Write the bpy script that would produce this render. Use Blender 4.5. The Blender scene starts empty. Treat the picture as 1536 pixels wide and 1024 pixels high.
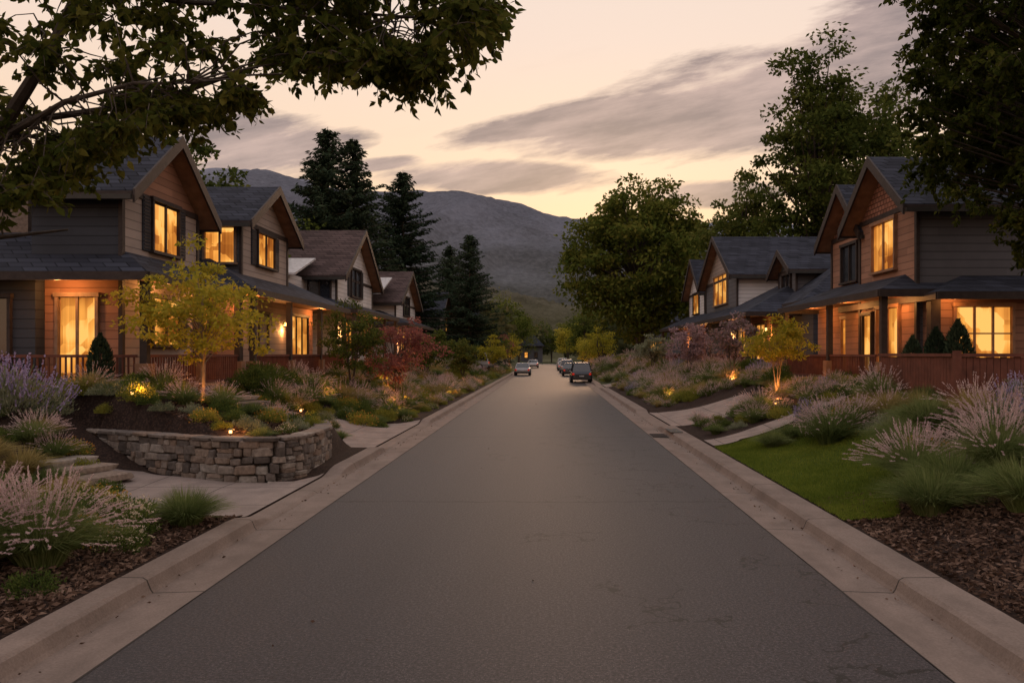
import bpy, math, random
import numpy as np
from mathutils import noise as mnoise, Vector
import bmesh
R = np.random.default_rng(7)
random.seed(7)
scene = bpy.context.scene
COL = scene.collection

# ------------------------------------------------------------------ materials
def new_mat(name):
    m = bpy.data.materials.new(name); m.use_nodes = True
    nt = m.node_tree; nt.nodes.clear()
    out = nt.nodes.new('ShaderNodeOutputMaterial')
    return m, nt, out
class NT:
    def __init__(s, nt): s.nt = nt
    def n(s, t, **k):
        x = s.nt.nodes.new(t)
        for a, b in k.items(): setattr(x, a, b)
        return x
    def l(s, a, b): s.nt.links.new(a, b)
    def m(s, op, a, b=None, c=None, clamp=False):
        x = s.n('ShaderNodeMath', operation=op); x.use_clamp = clamp
        for i, v in enumerate((a, b, c)):
            if v is None: continue
            if isinstance(v, (int, float)): x.inputs[i].default_value = v
            else: s.l(v, x.inputs[i])
        return x.outputs[0]
    def sep(s, v):
        x = s.n('ShaderNodeSeparateXYZ'); s.l(v, x.inputs[0]); return x.outputs
    def comb(s, a, b, c=0.0):
        x = s.n('ShaderNodeCombineXYZ')
        for i, v in enumerate((a, b, c)):
            if isinstance(v, (int, float)): x.inputs[i].default_value = v
            else: s.l(v, x.inputs[i])
        return x.outputs[0]
    def noise(s, vec, scale, detail=4, rough=0.55):
        x = s.n('ShaderNodeTexNoise'); x.inputs['Scale'].default_value = scale
        x.inputs['Detail'].default_value = detail; x.inputs['Roughness'].default_value = rough
        if vec is not None: s.l(vec, x.inputs['Vector'])
        return x.outputs['Fac']
    def ramp(s, fac, stops, interp='LINEAR'):
        x = s.n('ShaderNodeValToRGB'); x.color_ramp.interpolation = interp
        e = x.color_ramp.elements
        while len(e) < len(stops): e.new(0.5)
        for i, (p, c) in enumerate(stops):
            e[i].position = p; e[i].color = (c[0], c[1], c[2], 1) if not isinstance(c, (int, float)) else (c, c, c, 1)
        s.l(fac, x.inputs[0]); return x.outputs[0]
    def mix(s, f, a, b, mode='MIX'):
        x = s.n('ShaderNodeMix', data_type='RGBA', blend_type=mode)
        for idx, v in ((0, f), (6, a), (7, b)):
            if isinstance(v, (int, float)): x.inputs[idx].default_value = v
            elif isinstance(v, tuple): x.inputs[idx].default_value = (v[0], v[1], v[2], 1)
            else: s.l(v, x.inputs[idx])
        return x.outputs[2]
    def bump(s, h, strength, dist):
        x = s.n('ShaderNodeBump'); x.inputs['Strength'].default_value = strength
        x.inputs['Distance'].default_value = dist; s.l(h, x.inputs['Height']); return x.outputs[0]
    def bsdf(s, col, rough=0.8, nrm=None, metal=0.0, spec=0.5):
        x = s.n('ShaderNodeBsdfPrincipled')
        if isinstance(col, tuple): x.inputs['Base Color'].default_value = (col[0], col[1], col[2], 1)
        else: s.l(col, x.inputs['Base Color'])
        if isinstance(rough, (int, float)): x.inputs['Roughness'].default_value = rough
        else: s.l(rough, x.inputs['Roughness'])
        x.inputs['Metallic'].default_value = metal
        x.inputs['Specular IOR Level'].default_value = spec
        if nrm is not None: s.l(nrm, x.inputs['Normal'])
        return x.outputs[0]
    def pos(s): return s.n('ShaderNodeNewGeometry').outputs['Position']

def leaf_mat(name, cols, rough=0.6, trans=0.35, nscale=0.5):
    m, nt, out = new_mat(name); g = NT(nt)
    geo = g.n('ShaderNodeNewGeometry')
    obj = g.n('ShaderNodeObjectInfo')
    rnd = geo.outputs['Random Per Island']
    ns = g.noise(geo.outputs['Position'], nscale, 2)
    f = g.m('ADD', g.m('MULTIPLY', rnd, 0.55), g.m('MULTIPLY', g.m('SUBTRACT', ns, 0.27), 0.95))
    f = g.m('ADD', f, g.m('MULTIPLY', g.m('SUBTRACT', obj.outputs['Random'], 0.5), 0.3), clamp=True)
    k = len(cols) - 1
    c = g.ramp(f, [(i / k, cc) for i, cc in enumerate(cols)])
    d = g.n('ShaderNodeBsdfDiffuse'); g.l(c, d.inputs[0])
    if trans <= 0: g.l(d.outputs[0], out.inputs[0]); return m
    t = g.n('ShaderNodeBsdfTranslucent'); g.l(c, t.inputs[0])
    mx = g.n('ShaderNodeMixShader'); mx.inputs[0].default_value = trans
    g.l(d.outputs[0], mx.inputs[1]); g.l(t.outputs[0], mx.inputs[2]); g.l(mx.outputs[0], out.inputs[0])
    return m
def plain(name, col, rough=0.7, metal=0, nscale=6.0, var=0.35, bump=0.0, spec=0.4):
    m, nt, out = new_mat(name); g = NT(nt)
    p = g.pos(); n = g.noise(p, nscale, 5)
    c = g.ramp(n, [(0.25, tuple(x * (1 - var) for x in col)), (0.75, tuple(min(1, x * (1 + var)) for x in col))])
    nr = g.bump(n, bump, 0.02) if bump else None
    g.l(g.bsdf(c, rough, nr, metal, spec), out.inputs[0]); return m
def siding(name, col, pitch=0.2, var=0.25):
    m, nt, out = new_mat(name); g = NT(nt)
    p = g.pos(); x, y, z = g.sep(p)
    zz = g.m('DIVIDE', z, pitch); fr = g.m('FRACT', zz); row = g.m('FLOOR', zz)
    h = g.m('SUBTRACT', 1.0, fr)
    edge = g.m('LESS_THAN', fr, 0.1)
    s = g.m('ADD', x, y)
    wn = g.n('ShaderNodeTexWhiteNoise', noise_dimensions='2D')
    g.l(g.comb(row, g.m('FLOOR', g.m('ADD', g.m('DIVIDE', s, 2.4), g.m('MULTIPLY', row, 0.37)))), wn.inputs['Vector'])
    n = g.noise(g.comb(g.m('MULTIPLY', s, 1.5), g.m('MULTIPLY', z, 25.0)), 1.5, 4)
    f = g.m('ADD', g.m('MULTIPLY', wn.outputs['Value'], 0.5), g.m('MULTIPLY', n, 0.5))
    c = g.ramp(f, [(0.1, tuple(v * (1 - var) for v in col)), (0.9, tuple(v * (1 + var) for v in col))])
    dirt = g.noise(p, 0.8, 5)
    c = g.mix(g.ramp(dirt, [(0.45, 0.0), (0.75, 0.4)]), c, tuple(v * 0.55 for v in col))
    c = g.mix(g.m('MULTIPLY', edge, 0.65), c, tuple(v * 0.25 for v in col))
    g.l(g.bsdf(c, 0.75, g.bump(h, 0.8, 0.03), spec=.2), out.inputs[0]); return m
def shingle(name, col, vs=1.9, w=0.6, h=0.26, var=0.4, spec=.1):
    m, nt, out = new_mat(name); g = NT(nt)
    x, y, z = g.sep(g.pos())
    v = g.comb(g.m('ADD', x, g.m('MULTIPLY', y, 0.93)), g.m('MULTIPLY', z, vs))
    b = g.n('ShaderNodeTexBrick'); g.l(v, b.inputs['Vector'])
    b.inputs['Color1'].default_value = (*[c * (1 - var) for c in col], 1)
    b.inputs['Color2'].default_value = (*[c * (1 + var) for c in col], 1)
    b.inputs['Mortar'].default_value = (*[c * 0.2 for c in col], 1)
    b.inputs['Scale'].default_value = 1.0; b.inputs['Mortar Size'].default_value = 0.02
    b.inputs['Brick Width'].default_value = w; b.inputs['Row Height'].default_value = h
    n = g.noise(g.pos(), 1.2, 5)
    c = g.mix(g.ramp(n, [(0.35, 0.0), (0.8, 0.4)]), b.outputs['Color'], tuple(c * 1.5 for c in col))
    g.l(g.bsdf(c, 0.9, g.bump(b.outputs['Fac'], -0.6, 0.02), spec=spec), out.inputs[0]); return m

M = {}
M['leaf_dark'] = leaf_mat('leaf_dark', [(.018, .028, .007), (.06, .075, .016), (.15, .14, .032)], trans=0.48, nscale=0.9)
M['leaf_maple'] = leaf_mat('leaf_maple', [(.030, .046, .011), (.095, .12, .024), (.22, .20, .045)], nscale=0.35)
M['leaf_tall'] = leaf_mat('leaf_tall', [(.030, .046, .013), (.085, .108, .025), (.18, .175, .048)], nscale=0.3)
M['leaf_gold'] = leaf_mat('leaf_gold', [(.14, .15, .02), (.32, .29, .035), (.48, .37, .055)], nscale=1.5, trans=.45)
M['leaf_red'] = leaf_mat('leaf_red', [(.09, .035, .035), (.22, .08, .075), (.36, .17, .12)], nscale=1.5, trans=.45)
M['leaf_pink'] = leaf_mat('leaf_pink', [(.11, .11, .06), (.30, .20, .21), (.45, .31, .33)], nscale=1.5, trans=.45)
M['leaf_sage'] = leaf_mat('leaf_sage', [(.09, .11, .06), (.20, .215, .13), (.32, .33, .22)], nscale=1.5)
M['needle'] = leaf_mat('needle', [(.012, .020, .014), (.032, .050, .030), (.07, .09, .05)], trans=0.1, nscale=0.5)
M['distant'] = leaf_mat('distant', [(.035, .048, .026), (.075, .082, .038), (.15, .125, .055)], nscale=0.08)
M['shrub'] = leaf_mat('shrub', [(.035, .06, .018), (.085, .12, .03), (.18, .205, .055)], nscale=2)
M['shrub_y'] = leaf_mat('shrub_y', [(.09, .11, .024), (.22, .225, .042), (.36, .32, .07)], nscale=2)
M['blade'] = leaf_mat('blade', [(.065, .095, .03), (.15, .19, .06), (.29, .30, .13)], nscale=2, trans=.45)
M['blade_tan'] = leaf_mat('blade_tan', [(.18, .15, .055), (.34, .27, .105), (.46, .37, .17)], nscale=2, trans=.45)
M['plume'] = leaf_mat('plume', [(.38, .26, .26), (.58, .43, .42), (.74, .60, .58)], nscale=2, trans=0.45)
M['lav'] = leaf_mat('lav', [(.22, .17, .32), (.37, .30, .48), (.54, .46, .62)], nscale=3)
M['flower_w'] = leaf_mat('flower_w', [(.5, .38, .22), (.62, .5, .36), (.7, .62, .5)], nscale=3)
M['flower_o'] = leaf_mat('flower_o', [(.45, .16, .04), (.6, .28, .06), (.65, .42, .1)], nscale=3)
M['bark'] = plain('bark', (.06, .045, .035), 0.9, nscale=9, bump=0.8)
M['bark_l'] = plain('bark_light', (.2, .14, .09), 0.9, nscale=9, bump=0.6)
M['trim'] = plain('dark_trim', (.038, .028, .026), 0.6, spec=.2)
M['wood'] = plain('soffit_wood', (.24, .125, .07), 0.6, nscale=3)
M['cedar'] = siding('cedar_wall', (.26, .135, .09), 0.22)
M['cedar_sh'] = shingle('cedar_shingle', (.24, .115, .082), 1.0, 0.22, 0.16, 0.3)
M['taupe'] = siding('taupe_siding', (.28, .225, .20), 0.24, 0.12)
M['grayS'] = siding('gray_siding', (.105, .103, .115), 0.24, 0.12)
M['blueS'] = siding('blue_gray_siding', (.040, .044, .056), 0.24, 0.12)
M['white'] = siding('white_siding', (.56, .53, .53), 0.22, 0.08)
M['roof'] = shingle('roof_shingle', (.031, .034, .047))
M['roof_b'] = shingle('roof_shingle_brown', (.07, .048, .046))
M['metal_roof'] = plain('pale_roof', (.42, .40, .40), 0.5)
M['fence'] = plain('fence_wood', (.12, .042, .028), 0.7, nscale=4, spec=.2)
M['black'] = plain('black_metal', (.02, .018, .016), 0.5)
M['tire'] = plain('tire', (.02, .02, .02), 0.85)
M['frame_l'] = plain('frame_wood', (.20, .13, .09), 0.6)
def window_mat():
    m, nt, out = new_mat('lit_window'); g = NT(nt)
    x, y, z = g.sep(g.pos()); s = g.m('ADD', x, y)
    n1 = g.noise(g.comb(g.m('MULTIPLY', s, .8), g.m('MULTIPLY', z, .8)), 1.0, 1)
    fold = g.noise(g.comb(g.m('MULTIPLY', s, 8.0), g.m('MULTIPLY', z, 0.2)), 1.0, 3)
    bl = g.n('ShaderNodeTexVoronoi', distance='CHEBYCHEV'); bl.inputs['Scale'].default_value = 1.7; g.l(g.comb(s, z), bl.inputs['Vector'])
    obj = g.sep(bl.outputs['Color'])[0]
    f = g.m('ADD', g.m('MULTIPLY', n1, 0.95), g.m('ADD', g.m('MULTIPLY', fold, 0.45), g.m('MULTIPLY', obj, 0.30)))
    c = g.ramp(f, [(0.56, (.20, .05, .008)), (0.76, (.50, .165, .024)), (0.94, (.86, .35, .06)), (1.0, (1.0, .50, .12))])
    e = g.n('ShaderNodeEmission'); g.l(c, e.inputs[0]); e.inputs[1].default_value = 1.2
    gl = g.n('ShaderNodeBsdfGlossy'); gl.inputs['Roughness'].default_value = 0.05
    mx = g.n('ShaderNodeMixShader'); fr = g.n('ShaderNodeFresnel'); fr.inputs[0].default_value = 1.25
    g.l(fr.outputs[0], mx.inputs[0]); g.l(e.outputs[0], mx.inputs[1]); g.l(gl.outputs[0], mx.inputs[2])
    g.l(mx.outputs[0], out.inputs[0]); return m
M['lit'] = window_mat()
M['glass'] = plain('dark_glass', (.02, .022, .028), 0.06, spec=0.9)
def emis(name, col, s):
    m, nt, out = new_mat(name); g = NT(nt)
    e = g.n('ShaderNodeEmission'); e.inputs[0].default_value = (*col, 1); e.inputs[1].default_value = s
    g.l(e.outputs[0], out.inputs[0]); return m
M['bulb'] = emis('lamp_bulb', (1, .5, .14), 6.0)
M['tail'] = emis('tail_light', (.8, .04, .02), 0.5)

def asphalt():
    m, nt, out = new_mat('asphalt'); g = NT(nt)
    p = g.pos(); x, y, z = g.sep(p)
    fine = g.noise(p, 34, 4, 0.85); big = g.noise(p, 0.35, 4, .5)
    vo1 = g.n('ShaderNodeTexVoronoi'); vo1.inputs['Scale'].default_value = 55; g.l(p, vo1.inputs['Vector'])
    c = g.ramp(fine, [(0.38, (.006, .0052, .0065)), (0.50, (.026, .0225, .0265)), (0.64, (.088, .076, .082))])
    agg = g.m('MULTIPLY', g.m('LESS_THAN', vo1.outputs['Distance'], 0.30), g.m('GREATER_THAN', g.sep(vo1.outputs['Color'])[0], .78))
    c = g.mix(g.m('MULTIPLY', agg, .6), c, (.17, .15, .15))
    c = g.mix(g.ramp(big, [(0.35, 0.0), (0.7, 0.22)]), c, (.045, .037, .040))
    trk = g.noise(g.comb(g.m('MULTIPLY', x, 1.3), g.m('MULTIPLY', y, 0.03)), 1.0, 3)
    c = g.mix(g.ramp(trk, [(0.4, 0.0), (0.65, 0.3)]), c, (.020, .0175, .0205))
    wob = g.noise(p, 1.6, 5); wob2 = g.noise(p, 9, 3)
    yy = g.m('ADD', y, g.m('ADD', g.m('MULTIPLY', wob, 0.4), g.m('MULTIPLY', wob2, 0.05)))
    def tcrack(y0, w): return g.m('LESS_THAN', g.m('ABSOLUTE', g.m('SUBTRACT', yy, y0 + 0.22)), w)
    ck = g.m('MAXIMUM', tcrack(13.5, 0.034), g.m('MAXIMUM', tcrack(24.0, 0.04), tcrack(41.0, 0.06)))
    vo = g.n('ShaderNodeTexVoronoi', feature='DISTANCE_TO_EDGE'); vo.inputs['Scale'].default_value = 0.9
    nv = g.n('ShaderNodeTexNoise'); nv.inputs['Scale'].default_value = 2.5; nv.inputs['Detail'].default_value = 5; g.l(p, nv.inputs['Vector'])
    mp = g.n('ShaderNodeVectorMath', operation='MULTIPLY_ADD'); g.l(nv.outputs['Color'], mp.inputs[0]); mp.inputs[1].default_value = (.9, .9, .9); g.l(p, mp.inputs[2])
    g.l(mp.outputs[0], vo.inputs['Vector'])
    reg = g.m('GREATER_THAN', g.m('ADD', g.noise(p, 0.35, 2), g.m('MULTIPLY', x, 0.05)), 0.57)
    ck2 = g.m('MULTIPLY', g.m('LESS_THAN', vo.outputs['Distance'], 0.014), reg)
    ck = g.m('MAXIMUM', ck, ck2)
    c = g.mix(g.m('MULTIPLY', ck, 0.85), c, (.003, .003, .003))
    g.l(g.bsdf(c, .60, g.bump(g.m('SUBTRACT', fine, ck), 0.5, 0.005), spec=0.33), out.inputs[0]); return m
M['asphalt'] = asphalt()
def concrete(name, col, jy=3.0, jx=0.0):
    m, nt, out = new_mat(name); g = NT(nt)
    p = g.pos(); x, y, z = g.sep(p)
    n = g.noise(p, 2.2, 6); f = g.noise(p, 45, 3)
    c = g.ramp(n, [(0.3, tuple(v * .72 for v in col)), (0.7, tuple(v * 1.12 for v in col))])
    c = g.mix(0.35, c, g.ramp(f, [(0.3, tuple(v * .5 for v in col)), (0.7, tuple(v * 1.3 for v in col))]))
    st = g.noise(g.comb(g.m('MULTIPLY', x, 2.5), y), 0.7, 6, .65)
    c = g.mix(g.ramp(st, [(0.48, 0.0), (0.70, 0.5)]), c, tuple(v * .45 for v in col))
    j = g.m('LESS_THAN', g.m('FRACT', g.m('DIVIDE', g.m('ADD', y, 0.6), jy)), 0.024 / jy * 1.0)
    if jx: j = g.m('MAXIMUM', j, g.m('LESS_THAN', g.m('FRACT', g.m('DIVIDE', x, jx)), 0.022 / jx))
    else: j = g.m('MAXIMUM', j, g.m('LESS_THAN', g.m('ABSOLUTE', g.m('SUBTRACT', g.m('ABSOLUTE', g.m('ADD', x, .26)), 3.345)), .014))
    c = g.mix(g.m('MULTIPLY', j, 0.85), c, (.02, .018, .016))
    g.l(g.bsdf(c, 0.85, g.bump(g.m('SUBTRACT', f, j), 0.35, 0.01), spec=.2), out.inputs[0]); return m
M['conc'] = concrete('kerb_concrete', (.215, .165, .14), 3.0)
M['path'] = concrete('path_concrete', (.27, .215, .19), 1.7, 1.5)
def ground_mat():
    m, nt, out = new_mat('mulch_soil'); g = NT(nt)
    p = g.pos()
    v = g.n('ShaderNodeTexVoronoi'); v.inputs['Scale'].default_value = 22; g.l(p, v.inputs['Vector'])
    n = g.noise(p, 1.2, 4)
    c = g.ramp(v.outputs['Distance'], [(0.0, (.07, .042, .031)), (0.6, (.02, .013, .011))])
    c = g.mix(g.ramp(n, [(0.4, 0.0), (0.75, 0.6)]), c, (.032, .02, .015))
    far = g.sep(p)[1]
    gfac = g.m('MULTIPLY', g.m('GREATER_THAN', far, 60.0), 0.9)
    c = g.mix(gfac, c, (.045, .055, .022))
    g.l(g.bsdf(c, 0.95, g.bump(v.outputs['Distance'], -0.8, 0.03), spec=.1), out.inputs[0]); return m
M['ground'] = ground_mat()
M['chips'] = leaf_mat('mulch_chips', [(.022, .014, .011), (.09, .055, .04), (.27, .18, .135)], trans=0.0, nscale=1.0)
M['lawn'] = plain('lawn_soil', (.05, .075, .015), 0.95, nscale=8, spec=.05)
M['lawnblade'] = leaf_mat('lawn_blade', [(.055, .085, .013), (.13, .175, .026), (.24, .26, .045)], nscale=0.9)
def stone_mat():
    m, nt, out = new_mat('stone'); g = NT(nt)
    geo = g.n('ShaderNodeNewGeometry')
    c = g.ramp(geo.outputs['Random Per Island'], [(0, (.09, .073, .064)), (.35, (.21, .175, .155)), (.7, (.26, .185, .14)), (1, (.36, .32, .285))])
    n = g.noise(geo.outputs['Position'], 14, 6)
    c = g.mix(0.7, c, g.ramp(n, [(0.3, (.35, .35, .35)), (0.7, (1, 1, 1))]), 'MULTIPLY')
    g.l(g.bsdf(c, 0.9, g.bump(n, 0.7, 0.03), spec=.2), out.inputs[0]); return m
M['stone'] = stone_mat()
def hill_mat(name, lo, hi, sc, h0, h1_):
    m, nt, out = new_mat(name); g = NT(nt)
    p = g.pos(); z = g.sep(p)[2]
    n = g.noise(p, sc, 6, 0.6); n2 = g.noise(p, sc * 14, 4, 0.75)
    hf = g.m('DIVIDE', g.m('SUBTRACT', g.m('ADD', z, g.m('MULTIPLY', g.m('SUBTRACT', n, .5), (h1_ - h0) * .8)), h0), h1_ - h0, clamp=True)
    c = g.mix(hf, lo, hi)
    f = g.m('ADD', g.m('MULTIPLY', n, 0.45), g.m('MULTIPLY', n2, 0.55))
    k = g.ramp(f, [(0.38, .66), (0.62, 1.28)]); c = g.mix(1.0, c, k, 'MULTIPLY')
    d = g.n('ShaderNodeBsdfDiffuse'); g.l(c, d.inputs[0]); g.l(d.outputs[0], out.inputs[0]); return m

# ------------------------------------------------------------------ mesh helpers
class MB:
    def __init__(s): s.v = []; s.f = []; s.m = []; s.n = 0; s.mats = []
    def mi(s, mat):
        if mat not in s.mats: s.mats.append(mat)
        return s.mats.index(mat)
    def poly(s, vs, fs, mat):
        k = s.n; s.v += [tuple(map(float, v)) for v in vs]; s.n += len(vs)
        i = s.mi(mat)
        for f in fs: s.f.append([k + q for q in f]); s.m.append(i)
    def box(s, x0, x1, y0, y1, z0, z1, mat):
        x0, x1 = sorted((x0, x1)); y0, y1 = sorted((y0, y1))
        s.poly([(x0, y0, z0), (x1, y0, z0), (x1, y1, z0), (x0, y1, z0), (x0, y0, z1), (x1, y0, z1), (x1, y1, z1), (x0, y1, z1)],
               [(0, 3, 2, 1), (4, 5, 6, 7), (0, 1, 5, 4), (1, 2, 6, 5), (2, 3, 7, 6), (3, 0, 4, 7)], mat)
    def prismX(s, yz, x0, x1, mat):
        x0, x1 = sorted((x0, x1)); k = len(yz)
        vs = [(x0, y, z) for y, z in yz] + [(x1, y, z) for y, z in yz]
        fs = [tuple(range(k))[::-1], tuple(range(k, 2 * k))] + [(i, (i + 1) % k, k + (i + 1) % k, k + i) for i in range(k)]
        s.poly(vs, fs, mat)
    def tube(s, pts, rad, mat, sides=6):
        pts = np.array(pts, float); k = len(pts); vs = []
        for i in range(k):
            d = pts[min(i + 1, k - 1)] - pts[max(i - 1, 0)]; d /= (np.linalg.norm(d) + 1e-9)
            a = np.cross(d, (0.13, 0.97, 0.2)); a /= (np.linalg.norm(a) + 1e-9); b = np.cross(d, a)
            for j in range(sides):
                t = 2 * math.pi * j / sides
                vs.append(pts[i] + rad[i] * (math.cos(t) * a + math.sin(t) * b))
        fs = [(i * sides + j, i * sides + (j + 1) % sides, (i + 1) * sides + (j + 1) % sides, (i + 1) * sides + j) for i in range(k - 1) for j in range(sides)]
        fs.append(tuple(range((k - 1) * sides, k * sides)))
        s.poly(vs, fs, mat)
    def arr(s, V, mat):
        N, k, _ = V.shape; b = s.n
        s.v += V.reshape(-1, 3).tolist(); s.n += N * k
        idx = (np.arange(N * k).reshape(N, k) + b).tolist(); s.f += idx
        s.m += [s.mi(mat)] * N
    def mesh(s, name, smooth=False):
        me = bpy.data.meshes.new(name); me.from_pydata(s.v, [], s.f)
        for m in s.mats: me.materials.append(M[m])
        me.polygons.foreach_set('material_index', s.m)
        if smooth: me.polygons.foreach_set('use_smooth', [True] * len(s.f))
        me.update(); return me
    def obj(s, name, parent=None, loc=(0, 0, 0), smooth=False):
        o = bpy.data.objects.new(name, s.mesh(name, smooth)); COL.objects.link(o); o.location = loc
        if parent: o.parent = parent
        return o
def empty(name, loc=(0, 0, 0)):
    e = bpy.data.objects.new(name, None); e.location = loc; COL.objects.link(e); return e
def inst(name, me, loc, rot=0, sc=1, parent=None, sz=None):
    o = bpy.data.objects.new(name, me); o.location = loc; o.rotation_euler = (0, 0, rot)
    o.scale = (sc, sc, sz if sz else sc); COL.objects.link(o)
    if parent: o.parent = parent
    return o
def unit(v): return v / (np.linalg.norm(v, axis=-1, keepdims=True) + 1e-9)
def leaves(c, d, size, asp=0.5, k=4, rng=R, sv=0.3):
    N = len(c); L = size * (1 + rng.uniform(-sv, sv, (N, 1)))
    s = unit(np.cross(d, rng.normal(size=(N, 3)))) * L * asp * 0.5; d = d * L * 0.5
    if k == 4: return np.stack([c - d, c + s - d * 0.1, c + d, c - s - d * 0.1], 1)
    n = unit(np.cross(d, s)) * L * 0.07
    return np.stack([c - d, c - d * 0.35 + s * 0.85 + n, c + d * 0.25 + s * 0.7 + n, c + d - n, c + d * 0.25 - s * 0.7 + n, c - d * 0.35 - s * 0.85 + n], 1)
def sm(a, b, x):
    t = np.clip((x - a) / (b - a), 0, 1); return t * t * (3 - 2 * t)

# ------------------------------------------------------------------ terrain
def zone(y, a, b, w=0.9): return sm(a - w, a, y) * (1 - sm(b, b + w, y))
def edgeL(y): return 0.15 - 0.115 * np.maximum(zone(y, 12.2, 16.0), zone(y, 21.0, 28.0))
def edgeR(y): return 0.15 - 0.115 * np.maximum(zone(y, 27, 33.0), zone(y, 58, 63))
def wl(x): return np.where(x > -6.3, 15.85, 15.85 + (-6.3 - x) * 0.48)
def H(x, y):
    x = np.asarray(x, float); y = np.asarray(y, float)
    d = -4.52 - x
    gen = sm(0.8, 6, d) * 1.45
    near = sm(0.3, 8.5, d) * 1.25
    pth = sm(3.2, 7.5, d) * 1.3
    mid = near * (1 - sm(10.2, 11.6, y)) + pth * sm(10.2, 11.6, y) * (1 - sm(19, 21, y)) + gen * sm(19, 21, y)
    bed = 0.66 + sm(1, 5.5, d) * 0.8
    mk = sm(0.02, 0.2, y - wl(x)) * sm(.5, .65, d) * (1 - sm(19, 20.8, y))
    hl = edgeL(y) - 0.02 + mid * (1 - mk) + bed * mk
    dr = x - 4.16
    hr = edgeR(y) - 0.02 + sm(0.2, 6.0, dr) * 1.45 + 0.05 * sm(0, 1, dr)
    ends = 1 - sm(188, 200, y)
    h = np.where(d > 0, hl, np.where(dr > 0, hr, -0.06 * ends))
    h = h + 0.03 * np.sin(x * 1.7 + y * 0.9) * np.sin(y * 1.3) * (np.maximum(d, dr) > 0.8) * (np.abs(x) < 10)
    return h
def h1(x, y): return float(H(x, y))
xs = np.concatenate([[-3000, -1500, -700, -300, -150, -80, -50, -35, -25, -20, -17], np.arange(-15, -4.6, 0.2), [-4.53, -4.50, -3.8, 0, 3.4, 4.14, 4.17], np.arange(4.4, 15, 0.2), [17, 20, 25, 35, 50, 80, 150, 300, 700, 1500, 3000]])
ys = np.concatenate([[-300, -100, -40, -15, -5], np.arange(0, 37, 0.2), np.arange(37, 120, 1.5), [130, 150, 170, 188, 194, 200, 220, 260, 320, 450, 700, 1200, 2500, 5000]])
gx, gy = np.meshgrid(xs, ys); gz = H(gx, gy)
nx, ny = len(xs), len(ys)
me = bpy.data.meshes.new('ground')
vv = np.stack([gx, gy, gz], -1).reshape(-1, 3).tolist()
ff = [(j * nx + i, j * nx + i + 1, (j + 1) * nx + i + 1, (j + 1) * nx + i) for j in range(ny - 1) for i in range(nx - 1)]
me.from_pydata(vv, [], ff); me.materials.append(M['ground'])
me.polygons.foreach_set('use_smooth', [True] * len(ff))
COL.objects.link(bpy.data.objects.new('ground', me))

b = MB(); b.poly([(-3.6, -20, 0), (3.08, -20, 0), (3.08, 192, 0), (-3.6, 192, 0)], [(0, 1, 2, 3)], 'asphalt'); b.obj('road')
def kerb(side, edge):
    yy = np.concatenate([np.arange(-20, 40, 0.3), np.arange(40, 193, 3.0)])
    if side < 0: base = -3.6; W = [0, -0.55, -0.575, -0.615, -0.66, -0.90, -0.93, -0.93]
    else: base = 3.08; W = [0, 0.55, 0.575, 0.615, 0.66, 1.05, 1.08, 1.08]
    V = []
    for y in yy:
        e = float(edge(y))
        Z = [0.003, -0.015, 0.02 * e / .15, e * 0.8, e - 0.004, e, e - 0.015, -0.1]
        jj = 0.006 * math.sin(y * 2.1) + .004 * math.sin(y * 5.3)
        V += [(base + w + (jj if i < 6 else 0), y, z) for i, (w, z) in enumerate(zip(W, Z))]
    k = len(W); n = len(yy)
    F = [(j * k + i, j * k + i + 1, (j + 1) * k + i + 1, (j + 1) * k + i) for j in range(n - 1) for i in range(k - 1)]
    if side < 0: F = [f[::-1] for f in F]
    b = MB(); b.poly(V, F, 'conc'); b.obj('kerb', smooth=False)
kerb(-1, edgeL); kerb(1, edgeR)
b = MB(); b.box(3.12, 3.6, 23.8, 24.8, -.05, .012, 'black')
for i in range(9): b.box(3.14, 3.58, 23.86 + i * .105, 23.91 + i * .105, .012, .026, 'trim')
b.box(3.64, 4.0, 23.7, 24.9, .151, .17, 'black'); b.obj('storm_drain')

def resample(P, n):
    P = np.array(P, float); d = np.r_[0, np.cumsum(np.linalg.norm(np.diff(P, axis=0), axis=1))]
    t = np.linspace(0, d[-1], n); return np.stack([np.interp(t, d, P[:, 0]), np.interp(t, d, P[:, 1])], 1)
def drape(name, A, B, mat, off=0.03, n=60, m=40):
    a = resample(A, n); c = resample(B, n)
    t = np.linspace(0, 1, m)[:, None, None]
    P = a[None] * (1 - t) + c[None] * t
    z = H(P[..., 0], P[..., 1]) + off
    V = np.concatenate([P, z[..., None]], -1)
    b = MB(); vs = V.reshape(-1, 3)
    F = [(j * n + i, j * n + i + 1, (j + 1) * n + i + 1, (j + 1) * n + i) for j in range(m - 1) for i in range(n - 1)]
    b.poly(vs, F, mat); b.obj(name, smooth=True); return V
drape('garden_path', [(-4.56, 11.9), (-6.2, 12.2), (-8.8, 14.2), (-9.8, 15.6)], [(-4.56, 16.3), (-4.9, 15.4), (-6.2, 15.35), (-8.2, 16.2)], 'path', 0.025)
drape('driveway', [(-4.56, 20.8), (-6.0, 21.2), (-7.6, 22.5)], [(-4.56, 28.6), (-6, 27.5), (-7.4, 25.5)], 'path', 0.03)
drape('driveway', [(4.2, 26.6), (7.5, 27.2)], [(4.2, 33.2), (7.5, 31)], 'path', 0.03)
drape('garden_path', [(4.2, 20.3), (5.8, 21.2), (8.6, 22.2)], [(4.2, 21.6), (5.7, 22.3), (8.5, 23.2)], 'path', 0.035)
drape('driveway', [(4.2, 58), (10, 58)], [(4.2, 63), (10, 63)], 'path', 0.05)
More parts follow.
